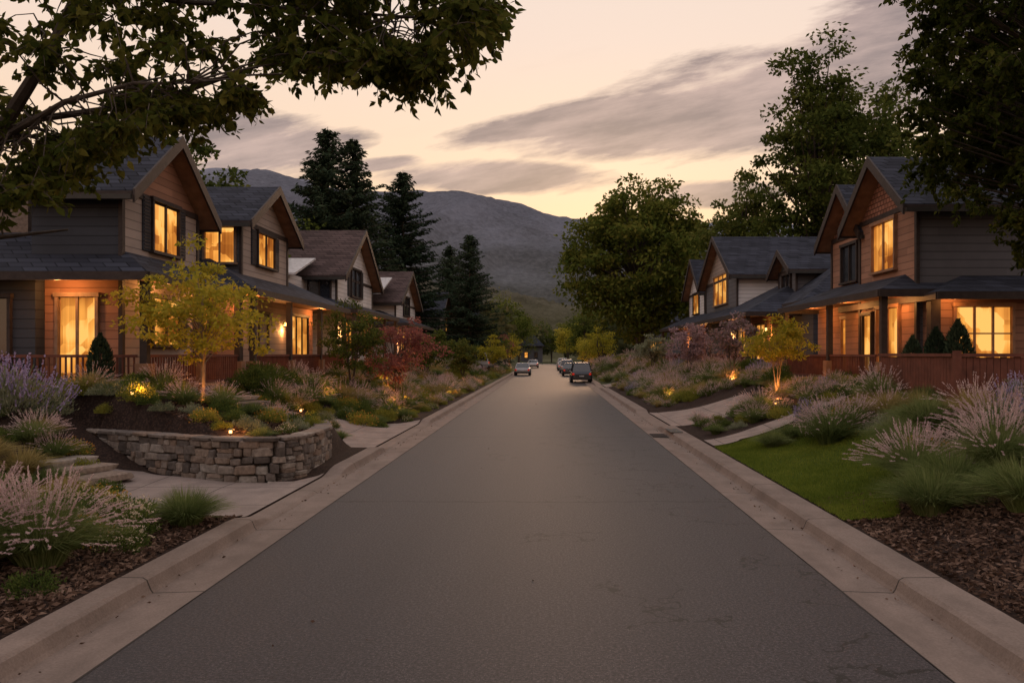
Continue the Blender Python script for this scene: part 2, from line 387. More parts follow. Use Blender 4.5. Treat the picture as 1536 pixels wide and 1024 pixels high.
LV = drape('lawn', [(4.19, 11.3), (4.19, 20.1)], [(4.9, 11.2), (5.5, 12.6), (6.9, 15.4), (7.4, 17.2), (6.4, 18.8), (5.8, 20.9)], 'lawn', 0.02)
N = 60000
i = R.integers(0, LV.shape[0] - 1, N); j = R.integers(0, LV.shape[1] - 1, N); u = R.random((N, 1)); w = R.random((N, 1))
P = (LV[i, j] * (1 - u) + LV[i + 1, j] * u) * (1 - w) + (LV[i, j + 1] * (1 - u) + LV[i + 1, j + 1] * u) * w
P[:, :2] += R.normal(size=(N, 2)) * [.02, .02]
d = unit(R.normal(size=(N, 3)) * [0.5, 0.5, 0] + [0, 0, 1]); s = unit(np.cross(d, R.normal(size=(N, 3)))) * 0.006
L = R.uniform(.03, .075, (N, 1))
b = MB(); b.arr(np.stack([P - s, P + s, P + d * L], 1), 'lawnblade'); b.obj('lawn_grass')
def chips(name, n, x0, x1, y0, y1):
    c = np.stack([R.uniform(x0, x1, n), R.uniform(y0, y1, n)], 1)
    z = H(c[:, 0], c[:, 1]) + R.uniform(.005, .04, n)
    c = np.concatenate([c, z[:, None]], 1)
    d = unit(R.normal(size=(n, 3)) * [1, 1, .35]); b = MB(); b.arr(leaves(c, d, 0.07, 0.38, sv=.6), 'chips')
    b.obj(name)
chips('mulch', 26000, -8.0, -4.58, 4.5, 12.0); chips('mulch', 30000, 4.2, 9.0, 5.0, 13)
chips('mulch', 7000, -8.6, -5.4, 16.6, 20)
n = 300; sd = R.random(n) < .5
fx = np.where(sd, R.normal(-4.08, .09, n), R.normal(3.56, .09, n)); far_ = R.random(n) < .08; fx = np.where(far_, R.uniform(-3.5, 3, n), fx); fx = np.clip(fx, -4.15, 3.62)
fy = R.uniform(4, 40, n); P = np.stack([fx, fy, np.full(n, .012)], 1)
b = MB(); b.arr(leaves(P, unit(R.normal(size=(n, 3)) * [1, 1, .12]), .045, .5), 'chips'); b.obj('fallen_leaves')

# ------------------------------------------------------------------ stone retaining wall
def stone(b, c, ax, l, w, h, rng):
    ay = np.array([-ax[1], ax[0], 0]); bm = bmesh.new()
    for sx in (-1, 1):
        for sy in (-1, 1):
            for sz in (-1, 1):
                q = rng.uniform(.74, 1.06, 3)
                for (fx, fy, fz) in ((1, .74, .68), (.8, 1, .72), (.78, .74, 1)):
                    j = rng.uniform(.92, 1.04)
                    bm.verts.new(c + ax * sx * l / 2 * fx * j * q[0] ** .6 + ay * sy * w / 2 * fy * j + np.array([0, 0, 1]) * sz * h / 2 * fz * j * q[2])
    bmesh.ops.convex_hull(bm, input=bm.verts)
    used = [v for v in bm.verts if v.link_faces]; mp = {v: i for i, v in enumerate(used)}
    b.poly([v.co[:] for v in used], [[mp[v] for v in f.verts] for f in bm.faces], 'stone'); bm.free()
def stone_wall(path, ztop, thick=0.34):
    P = resample(path, 90); d = np.r_[0, np.cumsum(np.linalg.norm(np.diff(P, axis=0), axis=1))]
    tot = d[-1]; b = MB(); rng = np.random.default_rng(3)
    def at(t): return np.array([np.interp(t, d, P[:, 0]), np.interp(t, d, P[:, 1])])
    z = ztop - 0.06
    rows = [.15, .19, .14, .20, .16, .16]
    for h in rows:
        t = rng.uniform(-.2, 0)
        while t < tot:
            l = rng.uniform(.14, .46); tc = min(max(t + l / 2, 0), tot); c = at(tc); e = at(min(tc + .05, tot)) - at(max(tc - .05, 0)); e /= np.linalg.norm(e)
            if z > h1(c[0] + e[1] * .3, c[1] - e[0] * .3) - 0.25:
                if l > .2 and rng.random() < .3:
                    for k_ in (-.25, .25): stone(b, np.array([c[0], c[1], z - h / 2 + k_ * h]), np.array([e[0], e[1], 0]), l * rng.uniform(.9, 1.06), thick * rng.uniform(.9, 1.14), h * .6, rng)
                else: stone(b, np.array([c[0], c[1], z - h / 2 + rng.uniform(-.03, .03)]), np.array([e[0], e[1], 0]), l * 1.06, thick * rng.uniform(.9, 1.18), h * rng.uniform(1.0, 1.38), rng)
            t += l * 0.96
        z -= h * 0.95
    t = 0
    while t < tot:
        l = rng.uniform(.3, .75); c = at(min(t + l / 2, tot)); e = at(min(t + l / 2 + .05, tot)) - at(max(t + l / 2 - .05, 0)); e /= np.linalg.norm(e)
        stone(b, np.array([c[0], c[1], ztop - .035 + rng.uniform(-.008, .008)]), np.array([e[0], e[1], 0]), l * 1.04, thick * 1.18, 0.09, rng); t += l * .96
    return b.obj('stone_retaining_wall')
stone_wall([(-11.8, 18.5), (-9.5, 17.3), (-8, 16.5), (-6.6, 15.78), (-5.9, 15.6), (-5.35, 15.68), (-5.08, 16.1), (-5.02, 17.0), (-5.1, 18.2), (-5.6, 19.6)], 0.86)
def steps(name, x, y, n, dx, dy, w, z0, rise=.15):
    b = MB(); rng = np.random.default_rng(5)
    for i in range(n):
        c = np.array([x + dx * i, y + dy * i, z0 + rise * i])
        e = np.array([-dy, dx, 0.]); e /= np.linalg.norm(e)
        stone(b, c, e, w * rng.uniform(.92, 1.08), 0.62, 0.16, rng)
    b.obj(name)
steps('stone_steps', -8.4, 14.9, 3, -.42, .18, 1.2, 0.18, .13)
steps('stone_steps', -6.2, 21.2, 7, -.42, .16, 1.5, 0.36)

# ------------------------------------------------------------------ houses
def wbox(b, axis, plane, out, u0, u1, z0, z1, d0, d1, mat):
    a, c = plane + out * d0, plane + out * d1
    if axis == 'x': b.box(a, c, u0, u1, z0, z1, mat)
    else: b.box(u0, u1, a, c, z0, z1, mat)
def window(par, axis, plane, out, u0, u1, z0, z1, shut=False, lit=True, nv=2, nh=0, door=False, fr='trim'):
    b = MB(); f = .08
    wbox(b, axis, plane, out, u0 + .02, u1 - .02, z0 + .02, z1 - .02, .004, .02, 'lit' if lit else 'glass')
    wbox(b, axis, plane, out, u0 - f, u0, z0, z1, .002, .11, fr); wbox(b, axis, plane, out, u1, u1 + f, z0, z1, .002, .11, fr)
    wbox(b, axis, plane, out, u0 - f - .03, u1 + f + .03, z1, z1 + f * 1.4, .002, .13, fr)
    wbox(b, axis, plane, out, u0 - f - .05, u1 + f + .05, z0 - f, z0, .002, .15, fr)
    for i in range(1, nv):
        c = u0 + (u1 - u0) * i / nv; wbox(b, axis, plane, out, c - .03, c + .03, z0, z1, .022, .08, fr)
    for i in range(1, nh + 1):
        c = z0 + (z1 - z0) * i / (nh + 1); wbox(b, axis, plane, out, u0, u1, c - .02, c + .02, .022, .07, fr)
    if shut:
        sw = (u1 - u0) * .26
        for a0, a1 in ((u0 - f - .03 - sw, u0 - f - .03), (u1 + f + .03, u1 + f + .03 + sw)):
            wbox(b, axis, plane, out, a0, a1, z0 - .05, z1 + .05, .003, .05, 'blueS')
            for zz in np.arange(z0, z1, .09): wbox(b, axis, plane, out, a0 + .03, a1 - .03, zz, zz + .045, .052, .068, 'trim')
    b.obj('door' if door else 'window', par)
def gable(par, x0, x1, y0, y1, z0, ze, zr, out, wall_st, wall_side, roofm, yr=None, gtop=None, ohr=.55, ohe=.45):
    if yr is None: yr = (y0 + y1) / 2
    xs_, xb = (x1, x0) if out > 0 else (x0, x1)
    b = MB()
    b.box(x0, x1, y0, y1, z0, ze, wall_side)
    b.prismX([(y0, ze), (y1, ze), (yr, zr)], x0 + .001, x1 - .001, wall_side)
    b.obj('walls', par)
    b = MB()
    b.prismX([(y0 + .001, z0), (y1 - .001, z0), (y1 - .001, ze), (y0 + .001, ze)], xs_, xs_ + out * .03, wall_st)
    b.prismX([(y0, ze + .002), (y1, ze + .002), (yr, zr)], xs_, xs_ + out * .032, gtop or wall_st)
    b.box(xs_ + out * .0, xs_ + out * .07, y0, y1, ze - .09, ze + .07, 'trim')
    for yy in (y0, y1): b.box(xs_ - out * .03 , xs_ + out * .075, yy - .07, yy + .07, z0, ze - .1, 'trim')
    b.obj('front_wall', par)
    b = MB(); xe = xs_ + out * ohr; xk = xb - out * .3
    for ys_, sgn in ((y0, -1), (y1, 1)):
        sl = (zr - ze) / abs(yr - ys_); yo = ys_ + sgn * ohe; zo = ze - sl * ohe
        T = .12
        b.prismX([(yo, zo + T), (yr, zr + T), (yr, zr + T + .1), (yo, zo + T + .1)], xe, xk, roofm)
        b.prismX([(yo + .0, zo + .03), (yr, zr + .03), (yr, zr + T - .002), (yo, zo + T - .002)], xe - out * .05, xk, 'wood')
        b.prismX([(yo + sgn * .03, zo - .10), (yr, zr - .10), (yr, zr + T + .12), (yo + sgn * .03, zo + T + .12)], xe, xe + out * .06, 'trim')
        b.prismX([(yo + sgn * .03, zo - .02), (yo, zo - .02), (yo, zo + T + .07), (yo + sgn * .03, zo + T + .07)], xe - out * .02, xk, 'trim')
        b.box(xe, xk, yo + sgn * .035, yo + sgn * .14, zo - .03, zo + .09, 'black')
    b.obj('roof', par)
def hip(par, x0, x1, y0, y1, ze, sl, roofm):
    w = min(x1 - x0, y1 - y0) / 2; zr = ze + sl * w
    if (x1 - x0) > (y1 - y0): r = [(x0 + w, (y0 + y1) / 2, zr), (x1 - w, (y0 + y1) / 2, zr)]; F = [(0, 1, 5, 4), (1, 2, 5), (2, 3, 4, 5), (3, 0, 4)]
    else: r = [((x0 + x1) / 2, y0 + w, zr), ((x0 + x1) / 2, y1 - w, zr)]; F = [(0, 1, 4), (1, 2, 5, 4), (2, 3, 5), (3, 0, 4, 5)]
    b = MB(); b.poly([(x0, y0, ze), (x1, y0, ze), (x1, y1, ze), (x0, y1, ze)] + r, F, roofm)
    b.box(x0 + .02, x1 - .02, y0 + .02, y1 - .02, ze - .05, ze - .012, 'wood')
    for (a0, a1, c0, c1) in ((x0, x1, y0 - .03, y0 + .03), (x0, x1, y1 - .03, y1 + .03), (x0 - .03, x0 + .028, y0 + .031, y1 - .031), (x1 - .028, x1 + .03, y0 + .031, y1 - .031)):
        b.box(a0, a1, c0, c1, ze - .2, ze + .012, 'trim')
    b.obj('porch_roof', par)
def posts(par, x, ylist, z0, z1, base=True):
    b = MB()
    for y in ylist:
        b.box(x - .09, x + .09, y - .09, y + .09, z0, z1, 'trim')
        if base: b.box(x - .17, x + .17, y - .17, y + .17, z0 - .3, z0 + .7, 'wood')
    b.obj('porch_posts', par)
def rail(par, pts, z, hgt=.85):
    b = MB()
    for (xa, ya), (xb_, yb) in zip(pts[:-1], pts[1:]):
        L = math.hypot(xb_ - xa, yb - ya); n = max(2, int(L / .14))
        alx = abs(xb_ - xa) > abs(yb - ya)
        for zz in (z + .1, z + hgt):
            if alx: b.box(xa, xb_, ya - .035, ya + .035, zz, zz + .07, 'fence')
            else: b.box(xa - .035, xa + .035, ya, yb, zz, zz + .07, 'fence')
        for i in range(n):
            t = (i + .5) / n; x = xa + (xb_ - xa) * t; y = ya + (yb - ya) * t
            b.box(x - .018, x + .018, y - .018, y + .018, z + .17, z + hgt, 'fence')
    b.obj('railing', par)
def lamp(loc, P, col=(1, .42, .12), r=.08, par=None, name='porch_light'):
    l = bpy.data.lights.new(name, 'POINT'); l.energy = P; l.color = col; l.shadow_soft_size = r
    o = bpy.data.objects.new(name, l); o.location = loc; COL.objects.link(o)
    if par: o.parent = par
def sconce(par, x, y, z, P):
    b = MB(); b.box(x - .04, x + .04, y - .04, y + .04, z - .07, z + .07, 'bulb'); b.box(x - .06, x + .06, y - .06, y + .06, z + .07, z + .10, 'black'); b.box(x - .06, x + .06, y - .06, y + .06, z - .10, z - .07, 'black')
    b.obj('porch_lantern', par); lamp((x, y, z - .25), P, par=par)
Z0 = 1.55
# L1
h = empty('suburban_house', (0, 0, 0))
gable(h, -13.3, -11, 20.6, 25.0, Z0 - .6, 6.75, 8.45, 1, 'taupe', 'blueS', 'roof', gtop='cedar')
hip(h, -21, -9.8, 19.6, 26.0, 4.5, .55, 'roof')
b = MB(); b.box(-20.5, -11.002, 20.9, 25.4, Z0 - .6, 4.46, 'cedar'); b.box(-20.8, -12.95, 20.2, 20.85, Z0 - .6, 4.45, 'blueS')
b.box(-21, -9.9, 19.7, 25.9, 1.0, Z0, 'conc'); b.obj('lower_walls', h)
b = MB(); b.box(-15.3, -14.3, 22, 23, 5, 7.3, 'stone'); b.box(-15.4, -14.2, 21.9, 23.1, 7.3, 7.42, 'conc'); b.obj('chimney', h)
window(h, 'y', 20.57, -1, -12.55, -11.6, 1.75, 3.95, nv=2, fr='frame_l', door=True)
b = MB(); wbox(b, 'y', 20.6, -1, -12.94, -11.0, Z0, 4.46, .002, .03, 'cedar'); b.obj('porch_wall', h)
window(h, 'x', -10.97, 1, 22.1, 23.7, 2.75, 4.05, shut=True, nv=2)
window(h, 'x', -10.97, 1, 22.1, 23.6, 5.35, 6.72, shut=True, nv=2)
window(h, 'y', 20.2, -1, -14.2, -13.6, 2.4, 3.9, nv=1, lit=False)
posts(h, -10.0, [19.85, 22.8, 25.8], Z0, 4.3); rail(h, [(-9.98, 20.0), (-9.98, 25.7)], Z0); rail(h, [(-15, 19.85), (-10.2, 19.85)], Z0)
lamp((-12.2, 19.95, 4.2), 50, par=h); lamp((-10.4, 21.9, 4.25), 55, par=h); lamp((-10.4, 24.9, 4.25), 55, par=h)
# L2
h = empty('suburban_house')
gable(h, -14.5, -11, 28.6, 33.6, Z0 - .6, 7.25, 8.75, 1, 'taupe', 'grayS', 'roof', gtop='taupe')
b = MB(); b.box(-17, -13, 25.0, 28.6, Z0 - .6, 7.3, 'blueS'); b.box(-17, -11.003, 26.6, 37.4, Z0 - .6, 4.5, 'cedar'); b.box(-17, -9.7, 26.2, 38, 1.0, Z0, 'conc'); b.obj('lower_walls', h)
hip(h, -17.5, -12.6, 24.6, 30, 7.4, .4, 'roof')
hip(h, -18, -9.5, 26.0, 38.4, 4.6, .5, 'roof')
window(h, 'y', 28.6, -1, -12.25, -11.2, 5.75, 7.0, nv=2, fr='frame_l')
window(h, 'x', -10.97, 1, 30.1, 31.9, 5.85, 7.05, nv=2, shut=True)
window(h, 'x', -11.0, 1, 29.4, 31.2, 2.7, 4.0, nv=2); window(h, 'x', -11.0, 1, 34.0, 36.4, 2.2, 4.1, nv=3)
window(h, 'y', 26.6, -1, -12.2, -11.3, 2.5, 4.0, nv=2)
posts(h, -9.7, [26.3, 30, 34, 38], Z0, 4.4); rail(h, [(-9.7, 26.4), (-9.7, 37.9)], Z0)
lamp((-10.4, 28.3, 4.3), 60, par=h); sconce(h, -10.85, 33.0, 3.7, 55); lamp((-10.4, 36.8, 4.3), 70, par=h)
# L3
h = empty('white_house')
gable(h, -19, -11, 41.5, 49.8, Z0 - .6, 6.6, 9.3, 1, 'white', 'white', 'roof_b', ohr=.6)
window(h, 'x', -10.97, 1, 44.4, 46.6, 5.7, 7.2, nv=2, shut=True, lit=False); window(h, 'x', -10.97, 1, 43.0, 44.5, 2.6, 4.2); window(h, 'x', -10.97, 1, 46.5, 48, 2.6, 4.2)
hip(h, -19, -9.4, 39.3, 50.5, 4.7, .35, 'roof'); posts(h, -9.6, [39.6, 43, 47, 50.3], Z0, 4.5)
b = MB(); b.prismX([(38.6, 6.3), (42, 7.4), (42, 7.5), (38.6, 6.4)], -17, -12.2, 'metal_roof'); b.box(-16.8, -12.6, 39, 41.45, 4.6, 6.4, 'white'); b.obj('lean_to_roof', h)
window(h, 'y', 41.5, -1, -12.4, -11.3, 5.0, 6.3, lit=False); sconce(h, -10.8, 42.2, 3.8, 60); sconce(h, -10.8, 49, 3.8, 60)
# L4
h = empty('white_house')
gable(h, -18, -11, 57.5, 66, Z0 - .6, 6.2, 8.6, 1, 'white', 'white', 'roof_b'); window(h, 'x', -10.97, 1, 60.5, 63, 5.4, 6.8, lit=False)
hip(h, -18, -9.6, 55, 67, 4.6, .4, 'roof'); b = MB(); b.prismX([(55, 6.6), (59, 8.0), (59, 8.1), (55, 6.7)], -16, -11.5, 'metal_roof'); b.obj('lean_to_roof', h); window(h, 'x', -10.97, 1, 59, 61, 2.5, 4.1); window(h, 'x', -10.97, 1, 62, 64, 2.5, 4.1); sconce(h, -10.8, 58, 3.7, 70)
for (x0, x1, y0, y1, o) in ((-19, -11.5, 84, 92, 1), (11.5, 19, 98, 106, -1), (-18, -11, 118, 126, 1)):
    h = empty('suburban_house'); gable(h, x0, x1, y0, y1, Z0 - .6, 6.4, 9.0, o, 'taupe', 'grayS', 'roof')
    f = x1 if o > 0 else x0
    window(h, 'x', f + o * .03, o, y0 + 2, y0 + 3.6, 2.4, 4); window(h, 'x', f + o * .03, o, y0 + 4.6, y0 + 6.2, 5, 6.4); window(h, 'y', y0, -1, x0 + 1, x0 + 2.5, 2.4, 4)
h = empty('suburban_house'); b = MB(); b.box(-7.2, -1.5, 212, 219, 0, 4.5, 'grayS'); b.obj('walls', h); hip(h, -7.9, -.9, 211.2, 220, 4.5, 1.0, 'roof')
window(h, 'y', 212, -1, -6.2, -5.4, 1.4, 2.8); window(h, 'y', 212, -1, -3.6, -2.8, 1.4, 2.8, lit=False)
# R1
h = empty('suburban_house')
gable(h, 11, 16.5, 23.8, 28.1, Z0 - .6, 7.0, 8.65, -1, 'cedar', 'grayS', 'roof', gtop='cedar_sh', ohr=.6)
gable(h, 11.4, 17, 28.3, 32.0, Z0 - .6, 6.95, 8.6, -1, 'cedar', 'grayS', 'roof', yr=30.0, gtop='cedar_sh')
b = MB()
b.box(11.15, 21, 23.1, 30, Z0 - .6, 4.2, 'cedar'); b.box(9.9, 21, 22.9, 33.5, 1.0, Z0, 'conc'); b.box(11.3, 17, 28.0, 33.5, Z0 - .6, 4.3, 'cedar')
b.box(11.02, 11.3, 23.02, 23.3, Z0 - .6, 4.2, 'trim')
b.obj('lower_walls', h)
hip(h, 9.6, 15.5, 23.2, 33.4, 4.35, .42, 'roof'); hip(h, 10.9, 22, 22.4, 30, 4.22, .42, 'roof')
window(h, 'x', 10.97, -1, 25.2, 26.9, 5.2, 6.75, nv=2, fr='wood'); window(h, 'x', 11.37, -1, 29.3, 30.8, 5.2, 6.55, nv=2, lit=False)
window(h, 'x', 10.97, -1, 24.9, 26.5, 1.9, 3.95, nv=2, fr='wood'); window(h, 'x', 10.97, -1, 27.0, 27.7, 1.9, 3.8, nv=1, door=True)
window(h, 'x', 11.3, -1, 28.9, 30.6, 1.9, 3.8, nv=2, fr='wood'); window(h, 'y', 23.1, -1, 11.75, 13.35, 2.3, 3.85, nv=3, nh=1, fr='wood')
window(h, 'y', 23.1, -1, 14.3, 16, 2.3, 3.85, nv=3, nh=1, fr='wood')
posts(h, 9.85, [23.5, 28.0, 33.1], Z0, 4.2); rail(h, [(9.85, 24), (9.85, 33)], Z0)
lamp((10.4, 24.6, 4.1), 55, par=h); lamp((10.4, 28.3, 4.1), 60, par=h); lamp((10.4, 32, 4.1), 60, par=h); lamp((11.5, 22.7, 4.0), 16, par=h)
# R2
h = empty('suburban_house')
gable(h, 11, 21, 46.4, 55.4, Z0 - .6, 7.1, 9.7, -1, 'grayS', 'white', 'roof', gtop='taupe')
gable(h, 11.3, 20, 57.5, 63.8, Z0 - .6, 7.0, 9.4, -1, 'white', 'grayS', 'roof')
b = MB(); b.box(12.2, 20, 36.8, 46.4, Z0 - .6, 5.0, 'blueS'); b.box(11.2, 20, 40, 67, Z0 - .6, 4.6, 'cedar'); b.box(9.8, 20, 36.5, 67.5, 1, Z0, 'conc'); b.obj('lower_walls', h)
hip(h, 11.5, 21, 36.2, 47.5, 4.9, .72, 'roof'); hip(h, 9.5, 17, 38.5, 68, 4.5, .5, 'roof')
gable(h, 12.6, 16, 40.5, 43.5, 5, 6.8, 7.7, -1, 'grayS', 'grayS', 'roof')
window(h, 'x', 12.57, -1, 41.3, 42.7, 5.7, 6.6, lit=False)
window(h, 'x', 10.97, -1, 48.8, 52.6, 5.6, 7.4, nv=3, fr='frame_l'); window(h, 'x', 11.27, -1, 59.5, 61.8, 5.5, 7.0, nv=2)
for y in (41, 45, 49, 53.5, 60): window(h, 'x', 11.2, -1, y, y + 1.8, 2.2, 4.0)
window(h, 'y', 36.8, -1, 12.7, 14.2, 2.4, 4.1)
posts(h, 9.7, [38.8, 43, 48, 53, 58, 63, 67.5], Z0, 4.3); rail(h, [(9.7, 39), (9.7, 67)], Z0)
for y in (40, 47.5, 56, 64): sconce(h, 10.9, y, 3.7, 60)

b = MB()
for i in range(48):
    x = 8.75 + i * .145; b.box(x, x + .132, 17.0, 17.03, 1.0, 2.42 + .01 * math.sin(i * 3.3), 'fence')
b.box(8.7, 15.8, 16.95, 17.08, 2.43, 2.5, 'fence'); b.box(8.7, 15.8, 17.031, 17.08, 1.45, 1.55, 'fence')
for x in (8.62, 11.1, 13.5): b.box(x, x + .13, 16.92, 17.06, 0.9, 2.56, 'fence')
for i in range(26):
    y = 17.1 + i * .145; b.box(8.66, 8.69, y, y + .132, 1.0, 2.42, 'fence')
b.box(8.62, 8.73, 17.1, 20.9, 2.43, 2.5, 'fence'); b.obj('wooden_fence')

# ------------------------------------------------------------------ vegetation prototypes
def tree(name, loc, height, rad, crown_lo, mat, seed, nclump=90, per=150, leaf=.3, bark='bark', trunk=.3, stems=1, clr=None, outer=.5, droop=.2, lobes=.25):
    rng = np.random.default_rng(seed); b = MB()
    cz = (height + crown_lo) / 2; rz = (height - crown_lo) / 2
    clr = clr or rad * .2
    u = unit(rng.normal(size=(nclump, 3)))
    r = outer + (1 - outer) * rng.random((nclump, 1)) ** .6
    az = np.arctan2(u[:, 1], u[:, 0]); ph = rng.uniform(0, 6, 3)
    lob = 1 + lobes * (np.sin(az * 3 + ph[0] + u[:, 2] * 3) * .5 + np.sin(az * 5 + ph[1] - u[:, 2] * 5) * .5)
    C = u * r * lob[:, None] * [rad, rad, rz]
    C[:, :2] *= (1 - .25 * np.clip(C[:, 2:] / rz, 0, 1))
    C += [0, 0, cz]
    stemtops = []
    for s in range(stems):
        a = 6.28 * s / stems + rng.uniform(0, 1); sp = 0 if stems == 1 else rad * .3
        top = np.array([math.cos(a) * sp, math.sin(a) * sp, height * .82])
        n = 7; P = [np.array([0, 0, -.2]) + (top - [0, 0, -.2]) * t + np.r_[rng.normal(size=2) * trunk * .5 * t, 0] for t in np.linspace(0, 1, n)]
        if stems > 1:
            for i_, t in enumerate(np.linspace(0, 1, n)): P[i_][:2] *= t ** .3
        b.tube(P, [trunk * (1.25 if i_ == 0 else 1) * (1 - .82 * i_ / (n - 1)) / math.sqrt(stems) for i_ in range(n)], bark, 7); stemtops.append(P)
    for c in C[::2]:
        P = stemtops[rng.integers(stems)]; zt = crown_lo * .75 + (c[2] - crown_lo) * .55
        zt = min(max(zt, crown_lo * .6), height * .75)
        zs = np.array([p[2] for p in P]); st = np.array([np.interp(zt, zs, [p[k] for p in P]) for k in range(3)])
        mid = (st + c) / 2 + [0, 0, .08 * rad] + rng.normal(size=3) * rad * .05
        b.tube([st, mid, c], [trunk * .26, trunk * .15, trunk * .03], bark, 4)
    k = rng.integers(0, nclump, nclump * per)
    cr = clr * rng.uniform(.6, 1.3, nclump)[k][:, None]
    P = C[k] + unit(rng.normal(size=(len(k), 3))) * rng.random((len(k), 1)) ** .5 * cr * [1.15, 1.15, .62]
    d = unit(unit(P - C[k]) + rng.normal(size=P.shape) * .7 - [0, 0, droop])
    b.arr(leaves(P, d, leaf, .55, 4, rng), mat)
    return b.obj(name, loc=loc)
def spruce(name, loc, height, rad, seed, lo=.06):
    rng = np.random.default_rng(seed); b = MB()
    b.tube([(0, 0, -.3), (0, 0, height * .5), (0, 0, height)], [height * .016, height * .009, .02], 'bark', 7)
    Cs = []; D = []; z = height * lo
    while z < height * .985:
        t = (z / height - lo) / (1 - lo); L0 = rad * (1 - t) ** .72 * (.8 + .4 * rng.random()) + .1
        n = int(7 + 3 * (1 - t))
        for i_ in range(n):
            if rng.random() < .08: continue
            a = rng.uniform(0, 6.283); L = L0 * rng.uniform(.6, 1.15); dr = .25 * (1 - t) - .3 * t
            m = max(4, int(L / .22)); s = np.linspace(.12, 1, m)
            x = s * L; zz = z - dr * x + .10 * (s ** 2) * L * 1.2 - .02 * L
            p = np.stack([np.cos(a) * x, np.sin(a) * x, zz], 1)
            b.tube([p[0], p[-1]], [.035, .008], 'bark', 3)
            rep = 7; w = (.55 * np.sin(np.clip(s, .1, .95) * 2.9) * min(L * .3, .9) + .08)[:, None]
            pp = np.repeat(p, rep, 0); ww = np.repeat(w, rep, 0)
            off = rng.uniform(-1, 1, (len(pp), 1)) * ww
            side = np.array([-np.sin(a), np.cos(a), 0]); out = np.array([np.cos(a), np.sin(a), 0])
            pp = pp + side * off - np.array([0, 0, 1]) * np.abs(off) * .25 + rng.normal(size=pp.shape) * .04 - np.c_[np.zeros((len(pp), 2)), rng.random(len(pp)) * .16]
            d = unit(out * .8 + side * np.sign(off) * .7 + rng.normal(size=pp.shape) * .3 - [0, 0, .35])
            Cs.append(pp); D.append(d)
        z += height * .0165 * (1.25 - .5 * t)
    P = np.concatenate(Cs); b.arr(leaves(P, np.concatenate(D), .42 * height / 20, .3, 4, rng), 'needle')
    return b.obj(name, loc=loc)
def grass_me(name, rad, hgt, nb, mat, plumes, pm='plume', seed=1, wid=.006, hair=30, plen=.15):
    rng = np.random.default_rng(seed); b = MB()
    def arcs(n, L, sp):
        az = rng.uniform(0, 6.283, n); r0 = rng.random(n) ** .7 * rad * .25
        out = np.stack([np.cos(az), np.sin(az), 0 * az], 1)
        base = out * r0[:, None]; lean = rng.uniform(.1, 1, n)[:, None] * sp
        ln = (L * rng.uniform(.7, 1.1, n))[:, None]
        ts = [0, .35, .7, 1.0]
        pts = [base + out * lean * rad * (t ** 1.7) + np.array([0, 0, 1]) * ln * (t - .55 * lean * t ** 2.2) for t in ts]
        return out, pts
    out, p = arcs(nb, hgt, 1.05)
    s = unit(np.cross(out, [0, 0, 1.]) + rng.normal(size=out.shape) * .4)
    for i_, (w0, w1) in enumerate(((1, .95), (.95, .6), (.6, .08))):
        b.arr(np.stack([p[i_] - s * wid * w0, p[i_] + s * wid * w0, p[i_ + 1] + s * wid * w1, p[i_ + 1] - s * wid * w1], 1), mat)
    if plumes:
        out, p = arcs(plumes, hgt * 1.13, 1.0)
        s = unit(np.cross(out, [0, 0, 1.]))
        for i_ in range(3): b.arr(np.stack([p[i_] - s * .0025, p[i_] + s * .0025, p[i_ + 1] + s * .002, p[i_ + 1] - s * .002], 1), mat)
        tip = p[3]; d = unit(p[3] - p[2])
        t = rng.uniform(-.35, 1, (plumes, hair, 1)); c = tip[:, None] + d[:, None] * t * plen
        dd = unit(d[:, None] * 1.1 + rng.normal(size=c.shape) * .5)
        b.arr(leaves((c + dd * .009).reshape(-1, 3), dd.reshape(-1, 3), .038, .28, 4, rng), pm)
    return b.mesh(name)
def mound_me(name, rad, hgt, n, mat, leaf=.05, fl=0, fm=None, fs=.03, seed=1, asp=.45, spikes=False, up=.6):
    rng = np.random.default_rng(seed); b = MB()
    nc = 26; u = unit(rng.normal(size=(nc, 3))); u[:, 2] = np.abs(u[:, 2])
    C = u * rng.uniform(.45, .85, (nc, 1)) * [rad, rad, hgt]
    k = rng.integers(0, nc, n)
    P = C[k] + unit(rng.normal(size=(n, 3))) * (rng.random((n, 1)) ** .5) * rad * .32
    P[:, 2] = np.abs(P[:, 2]) + .01
    d = unit(unit(P) + rng.normal(size=P.shape) * .5 + [0, 0, up])
    b.arr(leaves(P, d, leaf, asp, 4, rng), mat)
    for c in C[::3]: b.tube([(0, 0, 0), c * .6, c], [.012, .008, .003], 'bark', 4)
    if fl:
        k = rng.integers(0, nc, fl); F = C[k] + unit(rng.normal(size=(fl, 3)) + [0, 0, .6]) * rad * .34; F[:, 2] = np.abs(F[:, 2]) + .03
        if spikes:
            m = 12; dd = unit(unit(F) * .6 + [0, 0, .8] + rng.normal(size=F.shape) * .15)
            t = rng.uniform(0, 1, (fl, m, 1)); c = F[:, None] + dd[:, None] * t * .13
            q = unit(dd[:, None] + rng.normal(size=c.shape) * .8)
            b.arr(leaves(c.reshape(-1, 3), q.reshape(-1, 3), fs, .6, 4, rng), fm)
        else:
            m = 5; q = unit(rng.normal(size=(fl, m, 3)) + [0, 0, .3]); c = F[:, None] + q * fs * .6
            b.arr(leaves(c.reshape(-1, 3), q.reshape(-1, 3), fs, .7, 4, rng), fm)
    return b.mesh(name)
